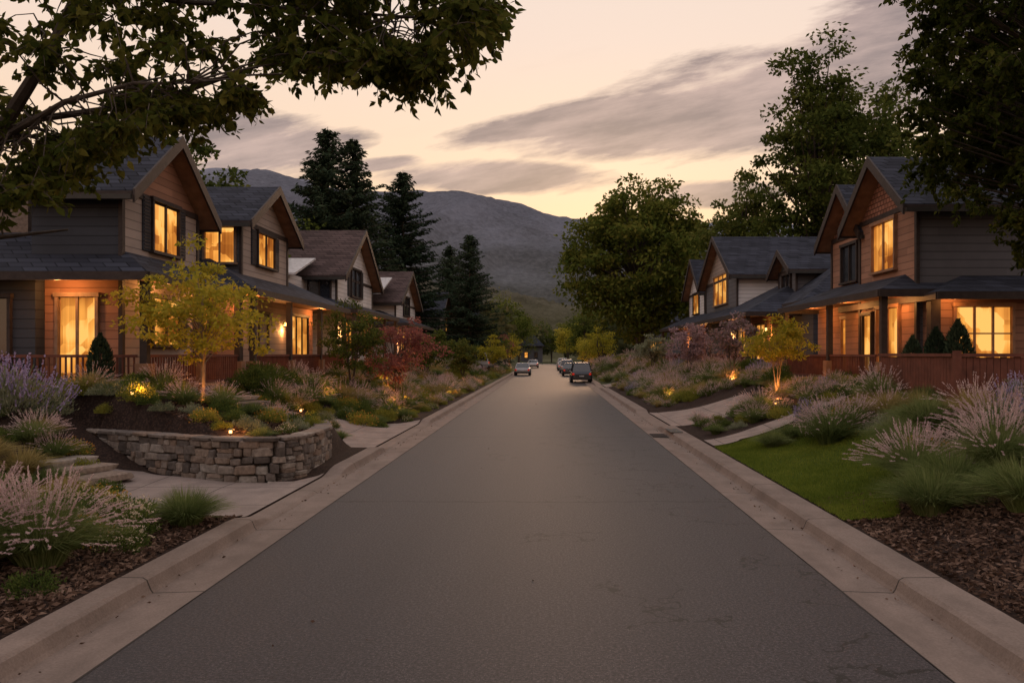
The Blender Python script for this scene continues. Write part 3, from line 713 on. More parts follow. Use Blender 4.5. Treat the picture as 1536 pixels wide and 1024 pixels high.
def column_me(name, rad, hgt, n, mat, seed):
    rng = np.random.default_rng(seed); b = MB()
    t = rng.random(n); r = rad * (np.sin(np.clip(t * .93 + .12, 0, 1) * 3.14) ** .6 + .04) * rng.uniform(.7, 1.05, n); a = rng.uniform(0, 6.283, n)
    r *= 1 + .12 * np.sin(a * 5 + t * 9)
    P = np.stack([np.cos(a) * r, np.sin(a) * r, t * hgt], 1)
    d = unit(np.stack([np.cos(a), np.sin(a), 1.6 + 0 * a], 1) + rng.normal(size=P.shape) * .35)
    b.arr(leaves(P, d, .11, .35, 4, rng), mat); b.tube([(0, 0, -.1), (0, 0, hgt * .9)], [.05, .01], 'bark', 5)
    return b.mesh(name)
G = {}
G['hplume'] = [grass_me('fountain_grass', .85, .86, 1700, 'blade', 230, seed=s, wid=.005, hair=34) for s in (31, 32)]
G['hgrass'] = [grass_me('grass_clump', .75, .72, 2000, 'blade', 0, seed=s, wid=.005) for s in (33, 34)]
G['plume'] = [grass_me('fountain_grass', .75, .78, 850, 'blade', 130, seed=s, wid=.007, hair=20) for s in (1, 2)]
G['plume_tan'] = [grass_me('fountain_grass', .7, .72, 800, 'blade_tan', 80, seed=s, wid=.007, hair=20) for s in (3,)]
G['grass'] = [grass_me('grass_clump', .65, .62, 1000, 'blade', 0, seed=s, wid=.007) for s in (4, 5)]
G['grass_tan'] = [grass_me('grass_clump', .6, .58, 850, 'blade_tan', 0, seed=6, wid=.007)]
G['mound'] = [mound_me('green_mound', .6, .42, 2400, 'shrub', leaf=.055, seed=s) for s in (7, 8)]
G['mound_y'] = [mound_me('golden_mound', .6, .40, 2400, 'shrub_y', leaf=.055, seed=s) for s in (9, 10)]
G['sage'] = [mound_me('sage_bush', .6, .45, 2400, 'leaf_sage', leaf=.065, asp=.3, seed=11)]
G['lav'] = [mound_me('lavender_bush', .65, .6, 2400, 'leaf_sage', fl=230, fm='lav', spikes=True, leaf=.06, asp=.25, seed=12, up=1.2)]
G['flow_w'] = [mound_me('flowering_bush', .6, .5, 2400, 'shrub', fl=170, fm='flower_w', fs=.03, seed=13)]
G['flow_o'] = [mound_me('flowering_bush', .6, .45, 2400, 'shrub_y', fl=100, fm='flower_o', fs=.028, seed=14)]
G['shrub'] = [mound_me('shrub', .8, .95, 4800, 'shrub', leaf=.07, seed=15)]
G['pinkb'] = [mound_me('heather_bush', .6, .45, 2200, 'shrub', fl=150, fm='plume', spikes=True, leaf=.06, asp=.3, seed=16)]
def put(kind, name, x, y, s=1.0, parent=None, sz=None, dz=-.02):
    me = random.choice(G[kind]); return inst(name, me, (x, y, h1(x, y) + dz), random.uniform(0, 6.28), s, parent, sz)
hero = [('hplume', 'fountain_grass', -5.55, 8.75, 1.0), ('hplume', 'fountain_grass', -6.3, 8.2, 1.1), ('hplume', 'fountain_grass', -6.6, 9.2, .95), ('hgrass', 'grass_clump', -4.98, 11.0, .85), ('flow_w', 'flowering_bush', -5.6, 10.3, 1.05),
        ('flow_w', 'flowering_bush', -6.3, 10.5, 1.1), ('flow_o', 'flowering_bush', -5.7, 9.8, .8), ('flow_w', 'flowering_bush', -5.2, 9.6, .65), ('grass_tan', 'grass_clump', -7.3, 11.4, 1.0),
        ('grass_tan', 'grass_clump', -7.9, 13.0, .9), ('mound', 'green_mound', -7.1, 10.0, 1.2), ('mound_y', 'golden_mound', -7.6, 12.6, 1.0), ('hgrass', 'grass_clump', -6.7, 11.4, .7),
        ('mound', 'green_mound', -5.9, 9.3, .8), ('flow_o', 'flowering_bush', -7.2, 12.9, .8), ('grass', 'grass_clump', -8.8, 12.6, .95), ('sage', 'sage_bush', -8.4, 11.6, 1.0), ('grass_tan', 'grass_clump', -9.2, 14.0, 1.0),
        ('lav', 'lavender_bush', -11.0, 16.6, 1.75), ('lav', 'lavender_bush', -11.9, 16.9, 1.7), ('mound', 'green_mound', -8.1, 10.2, 1.0), ('flow_w', 'flowering_bush', -5.9, 11.4, .7), ('grass', 'grass_clump', -6.3, 11.9, .6),
        ('mound', 'green_mound', -7.9, 14.2, .6), ('mound_y', 'golden_mound', -8.9, 15.3, .7), ('grass_tan', 'grass_clump', -8.2, 13.6, .7), ('mound', 'green_mound', -5.1, 7.9, .55), ('flow_w', 'flowering_bush', -6.8, 10.9, .9),
        ('hgrass', 'grass_clump', 5.3, 11.1, 1.05), ('hgrass', 'grass_clump', 6.1, 10.2, 1.1), ('hgrass', 'grass_clump', 5.9, 11.7, 1.1), ('hplume', 'fountain_grass', 5.9, 12.9, .95), ('hplume', 'fountain_grass', 6.8, 12.1, 1.0),
        ('hplume', 'fountain_grass', 7.3, 13.0, 1.0), ('plume', 'fountain_grass', 6.2, 17.6, 1.15), ('plume', 'fountain_grass', 6.8, 17.9, 1.0), ('hgrass', 'grass_clump', 7.4, 11.2, 1.05), ('hgrass', 'grass_clump', 7.4, 15.6, 1.15), ('hgrass', 'grass_clump', 6.7, 15.2, 1.0), ('plume_tan', 'fountain_grass', 8.1, 15.2, 1.0),
        ('hgrass', 'grass_clump', 5.3, 18.9, .7), ('grass', 'grass_clump', 5.9, 19.3, .8), ('lav', 'lavender_bush', 8.1, 13.8, .95), ('lav', 'lavender_bush', 9.2, 15.5, .9), ('flow_o', 'flowering_bush', 6.6, 13.9, .9), ('sage', 'sage_bush', 7.2, 16.9, 1.0), ('hgrass', 'grass_clump', 7.0, 10.2, 1.1), ('hgrass', 'grass_clump', 6.5, 14.4, .9),
        ('shrub', 'shrub', -9.7, 18.9, .6), ('sage', 'sage_bush', -6.4, 17.2, .7), ('sage', 'sage_bush', -5.7, 17.9, .65), ('flow_o', 'flowering_bush', -7.3, 17.0, .7), ('mound', 'green_mound', -7.4, 18.3, .85), ('plume', 'fountain_grass', -8.3, 18.3, .7),
        ('flow_w', 'flowering_bush', -9.2, 17.9, .7), ('mound_y', 'golden_mound', -8.0, 19.3, .9), ('plume', 'fountain_grass', -6.9, 20.0, .8), ('sage', 'sage_bush', -9.9, 20.0, .8), ('flow_o', 'flowering_bush', -6.5, 18.8, .8), ('plume_tan', 'fountain_grass', -10.4, 18.2, .8),
        ('mound', 'green_mound', -6.0, 19.4, .8), ('mound_y', 'golden_mound', -5.5, 18.8, .6), ('mound', 'green_mound', -7.0, 17.8, .6), ('grass', 'grass_clump', -6.2, 20.3, .8), ('grass', 'grass_clump', -5.3, 20.2, .55),
        ('grass', 'grass_clump', -5.9, 16.5, .5), ('sage', 'sage_bush', -7.8, 17.4, .55), ('mound', 'green_mound', -8.7, 17.4, .55), ('plume', 'fountain_grass', -7.7, 18.9, .75), ('mound_y', 'golden_mound', -6.8, 16.7, .45), ('plume', 'fountain_grass', -9.3, 19.3, .9), ('mound', 'green_mound', -9.9, 17.9, .6),
        ('mound', 'green_mound', -8.9, 18.6, .7), ('sage', 'sage_bush', -8.2, 17.0, .45), ('mound_y', 'golden_mound', -9.7, 17.6, .5), ('grass', 'grass_clump', -7.0, 19.0, .7), ('flow_w', 'flowering_bush', -5.6, 17.1, .5)]
for k, n, x, y, s in hero: put(k, n, x, y, s)
def bed(xa, xb, y0, y1, n, kinds, avoid=(), smin=.55, smax=1.15, mind=.55):
    e = empty('garden_bed'); pts = []; tries = 0
    while len(pts) < n and tries < n * 30:
        tries += 1; x = random.uniform(xa, xb); y = random.uniform(y0, y1)
        if any(a <= x <= c and d_ <= y <= f for a, c, d_, f in avoid): continue
        md = mind * (1 + max(0, y - 30) * .012)
        if any((x - p) ** 2 + (y - q) ** 2 < md * md for p, q in pts): continue
        pts.append((x, y)); k = random.choice(kinds)
        s = random.uniform(smin, smax) * (1 + max(0, y - 30) * .006)
        if abs(abs(x) - 4.8) < .7: s *= .72
        put(k, 'plant_' + k, x, y, s, e)
KL = ['mound'] * 4 + ['mound_y'] * 5 + ['plume', 'plume', 'grass', 'grass', 'sage', 'flow_o', 'flow_w', 'plume_tan', 'plume_tan', 'grass_tan', 'grass_tan']
avL = [(-8.2, -4.4, 20.9, 28.0), (-30, -9.5, 19.3, 39), (-9.6, -8, 21, 24.5)]
bed(-9.6, -4.95, 28.5, 41, 125, KL, avL); bed(-9.6, -4.95, 41, 62, 115, KL); bed(-10.5, -5.1, 62, 110, 110, KL, smin=.8, smax=1.3, mind=.8)
bed(-9.4, -8.2, 20.5, 29, 24, KL); bed(-13.5, -9.0, 17.6, 19.3, 22, KL); bed(-12, -8.6, 9, 14.5, 28, KL)
bed(-8.2, -5.6, 26.4, 28.6, 14, KL); bed(-8.6, -6.6, 22.3, 26.4, 16, KL, smin=.5, smax=.8); bed(-13, -9.4, 14.8, 16.6, 14, KL, smin=.5, smax=.9)
avR = [(4, 8.0, 26.2, 33.6), (4, 9, 20, 22.9), (4, 10, 57.6, 63.4)]
KR = KL + ['pinkb', 'pinkb', 'lav', 'plume']
bed(4.6, 9.5, 22.9, 26.5, 38, KR, avR, smax=.9); bed(4.7, 9.4, 33.5, 46, 110, KR, avR); bed(4.7, 9.4, 46, 62, 95, KR, avR); bed(4.8, 10.5, 62, 110, 110, KR, smin=.8, smax=1.3, mind=.8)
bed(6.4, 8.5, 17.5, 20.5, 20, KR); bed(8, 9.4, 20.3, 33, 34, KR, smax=.9); bed(7.4, 11, 9.5, 16, 30, KL, smax=.9)
for x, y, s in ((-9.2, 24.6, 1.0), (-9.3, 26.2, 1.1), (-9.2, 27.4, 1.05), (-9.0, 25.4, .9), (8.9, 21.6, .7), (8.9, 30.8, .9), (9.0, 36, 1.0), (-8.9, 38.5, 1.1), (-9, 43, 1.2), (10.1, 22.2, .8), (9.6, 21.9, .8)):
    put('shrub', 'shrub', x, y, s)
cm = column_me('cypress_shrub', .27, 1.45, 2600, 'needle', 4)
for x, y, s in ((9.3, 20.4, .95), (9.75, 20.1, 1.05), (10.15, 19.8, 1.15), (-10.75, 19.2, .95)): inst('cypress_shrub', cm, (x, y, h1(x, y) - .05), 0, s * 1.05, None)

def T(name, x, y, *a, **k): return tree(name, (x, y, h1(x, y)), *a, **k)
T('golden_ash_tree', -8.65, 20.0, 3.95, 1.65, 1.25, 'leaf_gold', 21, nclump=80, per=70, leaf=.12, bark='bark_l', trunk=.07, stems=1, clr=.37, outer=.3, lobes=.4)
T('red_maple_tree', -6.8, 36, 3.7, 1.85, .9, 'leaf_red', 22, nclump=70, per=80, leaf=.12, trunk=.09, stems=3, clr=.42, outer=.35)
T('dogwood_tree', -8.1, 33, 3.6, 1.4, 1.0, 'leaf_tall', 23, nclump=60, per=80, leaf=.12, trunk=.08, stems=2, clr=.38, outer=.3)
T('golden_maple_tree', 7.9, 27.6, 2.7, 1.1, 1.1, 'leaf_gold', 24, nclump=55, per=80, leaf=.10, bark='bark_l', trunk=.06, stems=3, clr=.29, outer=.35)
T('crape_myrtle_tree', 8.2, 35.5, 2.9, 1.1, 1.1, 'leaf_pink', 25, nclump=50, per=70, leaf=.12, trunk=.06, stems=3, clr=.3, outer=.3)
T('crape_myrtle_tree', 7.6, 43, 2.9, 1.35, 1.0, 'leaf_pink', 26, nclump=50, per=70, leaf=.13, trunk=.06, stems=3, clr=.35, outer=.3)
T('olive_tree', 7.6, 58, 3.0, 1.3, 1.0, 'leaf_sage', 27, nclump=50, per=70, leaf=.15, trunk=.07, stems=2, clr=.35, outer=.3)
for i_, (x, y, m_, hh) in enumerate(((-5.9, 80, 'leaf_gold', 4), (-6.6, 62, 'leaf_tall', 3.3), (-7.6, 50, 'leaf_tall', 3.4), (-6.5, 97, 'leaf_maple', 5.5), (6.3, 96, 'leaf_gold', 5), (5.9, 118, 'leaf_gold', 5), (-6.2, 128, 'leaf_gold', 6), (-6.8, 112, 'leaf_red', 5),
        (-7.5, 140, 'leaf_maple', 11), (-6, 165, 'leaf_tall', 10), (-10, 155, 'leaf_maple', 13), (6.5, 150, 'leaf_gold', 8), (8, 170, 'leaf_maple', 12), (6.5, 135, 'leaf_tall', 9), (5, 200, 'leaf_gold', 9), (1, 225, 'leaf_maple', 9), (-9, 205, 'leaf_tall', 12), (-2, 232, 'leaf_tall', 12), (5, 228, 'leaf_maple', 11))):
    T('street_tree', x, y, hh, hh * .4, hh * .22, m_, 40 + i_, nclump=50, per=60, leaf=.2 if hh < 7 else .4, trunk=.03 * hh, stems=2, clr=hh * .13, outer=.3)
T('maple_tree', 9.2, 80, 18.0, 7.4, 2.6, 'leaf_maple', 31, nclump=330, per=100, leaf=.46, trunk=.5, clr=1.5, outer=.4, lobes=.14)
T('poplar_tree', 19.5, 58, 22.3, 4.4, 6.5, 'leaf_tall', 32, nclump=170, per=110, leaf=.36, trunk=.4, clr=1.15, outer=.3, lobes=.35)
T('poplar_tree', 24.5, 62, 22.5, 4.6, 6, 'leaf_tall', 33, nclump=150, per=100, leaf=.38, trunk=.4, clr=1.2, outer=.3, lobes=.35)
T('poplar_tree', 16.5, 68, 15.8, 3.6, 5, 'leaf_tall', 34, nclump=120, per=90, leaf=.36, trunk=.35, clr=1.0, outer=.3, lobes=.35)
T('oak_tree', 28, 45, 20, 6, 5, 'leaf_tall', 35, nclump=150, per=90, leaf=.36, trunk=.4, clr=1.4, outer=.4)
T('oak_tree', -19, 50, 12, 4, 3, 'leaf_maple', 36, nclump=80, per=80, leaf=.32, trunk=.3, clr=1.0, outer=.4)
T('oak_tree', -17, 40, 11, 3.2, 3, 'leaf_tall', 37, nclump=80, per=80, leaf=.3, trunk=.3, clr=.9, outer=.4)
spruce('spruce_tree', (-17.9, 65, 1.3), 19.6, 6.2, 1); spruce('spruce_tree', (-16.1, 66, 1.3), 19.0, 5.2, 2); spruce('spruce_tree', (-13.6, 75, 1.3), 18.4, 5.9, 3); spruce('spruce_tree', (-8.8, 90, 1.2), 14.8, 4.4, 4)
spruce('spruce_tree', (-12.0, 98, 1.3), 14.5, 4.6, 5); spruce('spruce_tree', (-20.5, 72, 1.3), 16, 4.6, 6)

def spray(b, rng, c, r, nt, nl, leaf, mat):
    for _ in range(nt):
        d = unit(rng.normal(size=3) * [1, 1, .45]); d[2] -= .2
        L = r * rng.uniform(.5, 1.15); t = np.linspace(0, 1, 4)[:, None]
        P = c + d * L * t - np.array([0, 0, 1]) * (t ** 2) * L * .35
        b.tube(P, [.007, .006, .004, .002], 'bark', 3)
        tt = rng.random((nl, 1)) ** .7; q = c + d * L * tt - np.array([0, 0, 1]) * tt ** 2 * L * .35
        ld = unit(d * .5 + rng.normal(size=(nl, 3)) * .75 - [0, 0, .45])
        q = q + ld * leaf * .6
        b.arr(leaves(q, ld, leaf, .66, 6, rng), mat)
def wp(px, py, Y): return np.array([(px - 822) / 1200 * Y, Y, 2.5 + (530 - py) / 1200 * Y])
rng = np.random.default_rng(11); b = MB()
tb = np.array([-9.2, 9.6, 0.3])
limbs = [[tb, (-9.0, 9.6, 3.0), (-7.7, 9.4, 4.4), (-6.4, 9.2, 4.9), (-5.6, 9.0, 5.9), (-5.0, 8.9, 7.0), (-4.4, 9.0, 8.2)],
         [(-7.9, 9.4, 4.2), (-6.2, 9.6, 5.3), (-4.9, 9.9, 5.6), (-3.6, 10.0, 6.1), (-2.4, 10.0, 6.6)],
         [(-6.4, 9.2, 4.9), (-5.2, 8.6, 5.2), (-4.3, 8.3, 5.3), (-3.6, 8.0, 5.2)],
         [(-5.3, 8.95, 6.6), (-4.2, 9.1, 6.5), (-2.8, 9.2, 6.45), (-1.4, 9.2, 6.35), (-.7, 9.2, 6.3)],
         [(-7.9, 9.4, 4.2), (-7.2, 8.6, 5.4), (-6.4, 8.2, 6.6), (-5.8, 8, 7.6)],
         [(-9.0, 9.6, 3.0), (-7.6, 10.6, 4.0), (-6.6, 11.0, 4.2)]]
rads = [(.2, .17, .13, .085, .06, .045, .02), (.06, .045, .035, .02, .01), (.045, .03, .02, .008), (.04, .03, .022, .014, .006), (.09, .06, .04, .02), (.07, .04, .015)]
nodes = []
for L_, r_ in zip(limbs, rads):
    b.tube(L_, r_, 'bark', 7); L_ = np.array(L_, float)
    for a_, c_ in zip(L_[:-1], L_[1:]):
        for t in (.3, .7, 1): nodes.append(a_ * (1 - t) + c_ * t)
nodes = np.array([n for n in nodes if n[2] > 3.6])
low = [(-120, 340), (0, 322), (60, 305), (110, 270), (160, 238), (210, 200), (250, 195), (300, 208), (335, 218), (365, 182), (400, 130), (450, 125), (520, 135), (560, 140), (625, 142), (680, 98), (735, 48), (770, 10)]
lx = [p[0] for p in low]; ly = [p[1] for p in low]
cnt = 0
while cnt < 340:
    px = rng.uniform(-150, 745); ymax = np.interp(px, lx, ly) - 32
    py = rng.uniform(-190, ymax)
    if rng.random() < .35: py = ymax - rng.uniform(0, 34)
    if 170 < px < 290 and 100 < py < 135 and rng.random() < .6: continue
    if 310 < px < 430 and 60 < py < 115 and rng.random() < .8: continue
    if 90 < px < 140 and 120 < py < 190 and rng.random() < .7: continue
    if 430 < px < 600 and 40 < py < 80 and rng.random() < .4: continue
    if px > 640 and py < -60: continue
    Y = rng.uniform(7.8, 10.8); c = wp(px, py, Y)
    n = nodes[np.argmin(np.linalg.norm(nodes - c, axis=1) + .6 * np.abs(nodes[:, 2] - c[2]))]
    mid = (n + c) / 2 + rng.normal(size=3) * .08 + [0, 0, .12]; b.tube([n, (n + mid) / 2 + rng.normal(size=3) * .04, mid, (mid + c) / 2 + rng.normal(size=3) * .04, c], [.013, .011, .009, .007, .004], 'bark', 4)
    spray(b, rng, c, .36, 6, 13, .112, 'leaf_dark'); cnt += 1
b.obj('overhanging_maple_tree')
rng = np.random.default_rng(12); b = MB(); base = np.array([14.0, 17.5, 1.4])
b.tube([base, base + [-.1, 0, 3], base + [-.3, .1, 6], base + [-.2, 0, 10]], [.3, .24, .18, .06], 'bark', 8)
cc = 0
while cc < 430:
    u_ = unit(rng.normal(size=3)) * rng.uniform(.45, 1) ** .6; c = np.array([13.0, 17.5, 9.4]) + u_ * [5.3, 3.6, 5.4]
    if c[0] / c[1] > .72: continue
    if c[0] / c[1] < (.405 + .05 * math.sin(c[2] * 2.1)): continue
    if c[2] < 4.9 + max(0, (.53 - c[0] / c[1])) * 16: continue
    st = base + np.array([-.2, 0, max(2.5, (c[2] - 1.4) * .6)]); mid = (st + c) / 2 + [0, 0, .3]
    b.tube([st, mid, c], [.05, .03, .008], 'bark', 4); spray(b, rng, c, .6, 7, 19, .14, 'leaf_dark'); cc += 1
b.obj('overhanging_oak_tree')

rng = np.random.default_rng(20); b = MB()
for _ in range(420):
    Y = rng.uniform(95, 330); X = rng.uniform(-1, 1) * Y * .55
    if abs(X) < 7.5 and Y < 222: continue
    if abs(X) < 21 and Y < 112: continue
    hh = rng.uniform(6, 13) * (.8 if abs(X) < 25 else 1.0); rr = hh * rng.uniform(.3, .45)
    n = 140; u_ = unit(rng.normal(size=(n, 3))); P = u_ * rng.uniform(.5, 1, (n, 1)) * [rr, rr, hh * .45] + [X, Y, hh * .55 + 1]
    P += rng.normal(size=P.shape) * .5
    b.arr(leaves(P, unit(rng.normal(size=P.shape)), 1.3, .7, 4, rng), 'distant')
b.obj('distant_trees')

# ------------------------------------------------------------------ hills
M['mtn'] = hill_mat('mountain_forest_haze', (.075, .077, .070), (.112, .118, .145), .009, 30, 240)  # forest tone below, bluish distance haze painted into the upper colour
M['mtn2'] = hill_mat('far_ridge_haze', (.15, .16, .19), (.18, .19, .235), .004, 100, 500)  # paler and bluer: air haze is put into the base colour
M['foot'] = hill_mat('foothill_forest', (.065, .062, .036), (.085, .078, .062), .03, 10, 60)
def hill(name, D, depth, prof, mat, seed, amp, tree_amp=3.0, n=520, m=80, span=(-900, 2500), fold=.0035):
    pxs = np.linspace(span[0], span[1], n); pp = np.interp(pxs, [p[0] for p in prof], [p[1] for p in prof])
    V = []
    for j in range(m):
        t = j / (m - 1); Y = D - depth * (1 - t)
        for i_ in range(n):
            u_ = (pxs[i_] - 822) / 1200; X = u_ * (D * .55 + Y * .45)
            s = t * t * (3 - 2 * t)
            zt = 2.5 + (530 - pp[i_]) / 1200 * D
            nz = mnoise.fractal(Vector((X * .005 + seed, Y * .0035, 0)), 1.0, 2.0, 6)
            wx = X + 60 * mnoise.noise(Vector((X * .003, Y * .004, seed)))
            ridge = abs(mnoise.noise(Vector((wx * fold + seed * 2, Y * .0014, 3)))) + .4 * abs(mnoise.noise(Vector((wx * fold * 2.6 + seed * 2, Y * .003, 9))))
            z = zt * s * (1 - .9 * ridge * (1 - s) * 2) + nz * amp * s * (1 - s * .7) + mnoise.noise(Vector((X * .09 * 1500 / D, Y * .09, seed))) * tree_amp
            V.append((X, Y, z - 4 * (1 - t)))
    for i_ in range(n): V.append((V[(m - 1) * n + i_][0] * 1.05, D + depth * .5, -20))
    F = [(j * n + i_, j * n + i_ + 1, (j + 1) * n + i_ + 1, (j + 1) * n + i_) for j in range(m) for i_ in range(n - 1)]
    b = MB(); b.poly(V, F, mat); b.obj(name, smooth=True)
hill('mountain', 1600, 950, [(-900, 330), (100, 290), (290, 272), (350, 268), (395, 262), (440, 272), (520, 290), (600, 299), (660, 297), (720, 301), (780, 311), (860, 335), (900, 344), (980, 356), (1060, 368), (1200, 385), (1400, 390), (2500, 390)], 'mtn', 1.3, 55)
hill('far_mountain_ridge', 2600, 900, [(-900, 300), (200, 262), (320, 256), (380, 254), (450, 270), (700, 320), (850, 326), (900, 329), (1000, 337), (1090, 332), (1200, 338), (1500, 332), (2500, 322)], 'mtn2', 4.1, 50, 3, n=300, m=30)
hill('foothill', 620, 330, [(-900, 420), (400, 430), (640, 425), (740, 436), (800, 450), (850, 462), (930, 452), (1100, 440), (1500, 430), (2500, 420)], 'foot', 7.7, 12, 3.5)

# ------------------------------------------------------------------ cars
def car(name, x, y, yaw, col, suv=True, z=0.0):
    key = 'paint%s' % (col,)
    if key not in M: M[key] = plain('car_paint', col, .25, .3, spec=.8, var=.05)
    e = empty(name, (x, y, z)); e.rotation_euler = (0, 0, yaw)
    Hh = 1.72 if suv else 1.42; hw = .92
    belt = .98 if suv else .88
    st = [(-2.3, .78, .42, belt - .22), (-2.22, .88, .3, belt - .02), (-1.6, hw, .24, belt), (0, hw, .22, belt), (1.0, hw, .24, belt - .03), (1.9, .88, .28, belt - .14), (2.25, .78, .36, belt - .3)]
    V = []
    for yy, w, zl, zh in st:
        mz = (zl + zh) / 2
        V += [(-w * .9, yy, zl), (-w, yy, mz), (-w * .95, yy, zh - .05), (-w * .86, yy, zh), (w * .86, yy, zh), (w * .95, yy, zh - .05), (w, yy, mz), (w * .9, yy, zl)]
    F = [(j * 8 + i_, j * 8 + (i_ + 1) % 8, (j + 1) * 8 + (i_ + 1) % 8, (j + 1) * 8 + i_) for j in range(len(st) - 1) for i_ in range(8)]
    F += [tuple(range(8)), tuple(range(len(st) * 8 - 1, len(st) * 8 - 9, -1))]
    b = MB(); b.poly(V, F, key)
    y0, y1 = (-2.18, .85) if suv else (-1.5, .9); t0, t1 = (-1.95, .15) if suv else (-.85, .25)
    b.obj('body', e, smooth=False)
    b = MB(); w0, w1 = .80, .66
    b.poly([(-w0, y0, belt - .02), (w0, y0, belt - .02), (w0, y1, belt - .02), (-w0, y1, belt - .02), (-w1, t0, Hh - .07), (w1, t0, Hh - .07), (w1, t1, Hh - .07), (-w1, t1, Hh - .07)],
           [(0, 1, 5, 4), (1, 2, 6, 5), (2, 3, 7, 6), (3, 0, 4, 7), (4, 5, 6, 7)], 'glass'); b.obj('windows', e)
    b = MB(); b.poly([(-w1 - .02, t0 - .05, Hh - .08), (w1 + .02, t0 - .05, Hh - .08), (w1 + .02, t1 + .05, Hh - .08), (-w1 - .02, t1 + .05, Hh - .08), (-w1 + .08, t0 + .06, Hh), (w1 - .08, t0 + .06, Hh), (w1 - .08, t1 - .1, Hh), (-w1 + .08, t1 - .1, Hh)],
           [(0, 1, 5, 4), (1, 2, 6, 5), (2, 3, 7, 6), (3, 0, 4, 7), (4, 5, 6, 7)], key)
    for s in (-1, 1):
        for ya, yb in ((y0, t0), (y1, t1), ((y0 + y1) / 2 - .1, (t0 + t1) / 2)):
            b.tube([(s * (w0 + .01), ya, belt - .03), (s * (w1 + .01), yb, Hh - .05)], [.045, .04], key, 4)
        if suv: b.tube([(s * .6, t0 + .1, Hh + .04), (s * .6, t1 - .1, Hh + .04)], [.02, .02], 'black', 5)
        b.box(s * .95, s * 1.08, .62, .74, belt, belt + .13, key)
    b.obj('roof', e)
    b = MB()
    for s in (-1, 1):
        for yy in (-1.4, 1.42):
            b.tube([(s * .70, yy, .34), (s * .935, yy, .34)], [.34, .34], 'tire', 18); b.tube([(s * .93, yy, .34), (s * .945, yy, .34)], [.2, .19], 'metal_roof', 12)
    b.obj('wheels', e)
    b = MB()
    for s in (-1, 1):
        b.box(s * .62, s * .80, -2.325, -2.2, belt - .30, belt - .14, 'tail'); b.box(s * .5, s * .74, 2.2, 2.29, belt - .42, belt - .3, 'metal_roof')
    b.box(-.2, .2, -2.33, -2.25, .54, .63, 'metal_roof'); b.box(-.8, .8, -2.36, -2.2, .3, .44, 'black'); b.box(-.8, .8, 2.2, 2.31, .28, .42, 'black')
    b.obj('lights_and_bumpers', e)
car('parked_suv', 2.85, 70, 0, (.02, .026, .036)); car('parked_car', 2.5, 90, 0, (.08, .08, .09), False); car('parked_car', 2.4, 104, 0, (.4, .38, .37), True); car('parked_car', 2.3, 118, 0, (.5, .48, .46), False); car('parked_suv', 2.4, 134, 0, (.45, .43, .42), True)
car('parked_car', -2.9, 92, 0, (.32, .31, .32), False); car('parked_car', -7.9, 80, 1.35, (.42, .4, .4), True, h1(-7.9, 80)); car('parked_car', -2.6, 140, 0, (.45, .43, .42), False)

# ------------------------------------------------------------------ garden lamps
def path_light(x, y, P=9, hgt=.17):
    z = h1(x, y); e = empty('garden_light', (x, y, z)); b = MB()
    b.tube([(0, 0, -.05), (0, 0, hgt)], [.012, .012], 'black', 6); b.tube([(0, 0, hgt - .06), (0, 0, hgt)], [.03, .03], 'bulb', 8)
    b.tube([(0, 0, hgt + .002), (0, 0, hgt + .04)], [.08, .02], 'black', 10); b.obj('fixture', e)
    l = bpy.data.lights.new('bulb_light', 'POINT'); l.energy = P; l.color = (1, .38, .08); l.shadow_soft_size = .05
    o = bpy.data.objects.new('bulb_light', l); COL.objects.link(o); o.parent = e; o.location = (.12, .12, hgt + .06)
for x, y, P in ((-6.45, 16.25, 18), (-9.1, 17.5, 22), (-8.5, 19.7, 45), (-6.4, 35.2, 70), (-7.4, 36.3, 30), (-6.4, 32, 25), (-5.6, 44, 35), (-6.2, 52, 40), (-5.6, 60, 40), (-5.8, 70, 50), (-5.8, 80, 60), (-8.0, 28.6, 22), (-5.7, 30.3, 16), (-8.3, 40, 30), (-7.6, 24.6, 12),
                (7.75, 27.2, 60), (8.1, 35.2, 35), (7.0, 24.6, 20), (5.6, 37.5, 25), (7.5, 42.7, 30), (5.6, 49, 30), (6.5, 55, 30), (5.9, 66, 40), (6.1, 74, 50), (6.1, 95, 70), (5.6, 117, 80), (-6, 96, 70), (-5.9, 127, 100), (8.3, 80, 70)):
    path_light(x, y, P)

# ------------------------------------------------------------------ world
w = bpy.data.worlds.new('World'); scene.world = w; w.use_nodes = True; nt = w.node_tree; nt.nodes.clear(); g = NT(nt)
out = g.n('ShaderNodeOutputWorld'); bg = g.n('ShaderNodeBackground'); g.l(bg.outputs[0], out.inputs[0])
tc = g.n('ShaderNodeTexCoord').outputs['Generated']; x, y, z = g.sep(tc)
ya = g.m('MAXIMUM', g.m('ABSOLUTE', y), .08); u = g.m('DIVIDE', x, ya); v = g.m('DIVIDE', z, ya)
sky = g.ramp(g.m('MAXIMUM', z, 0.0), [(0.0, (1.0, .50, .24)), (.12, (.98, .60, .34)), (.22, (.96, .69, .48)), (.36, (.90, .70, .58)), (.55, (.86, .72, .64)), (1, (.84, .76, .74))])
ss = math.sin(.2); cs = math.cos(.2)
p = g.m('ADD', g.m('MULTIPLY', u, cs), g.m('MULTIPLY', v, ss)); q = g.m('SUBTRACT', g.m('MULTIPLY', v, cs), g.m('MULTIPLY', u, ss))
n = g.noise(g.comb(g.m('MULTIPLY', p, 4.5), g.m('MULTIPLY', q, 22.0)), 1.0, 8, .62)
n0 = g.noise(g.comb(g.m('MULTIPLY', p, 2.0), g.m('MULTIPLY', q, 8.0)), 1.0, 3, .5)
n = g.m('ADD', g.m('MULTIPLY', n, .75), g.m('MULTIPLY', n0, .25))
mk = None
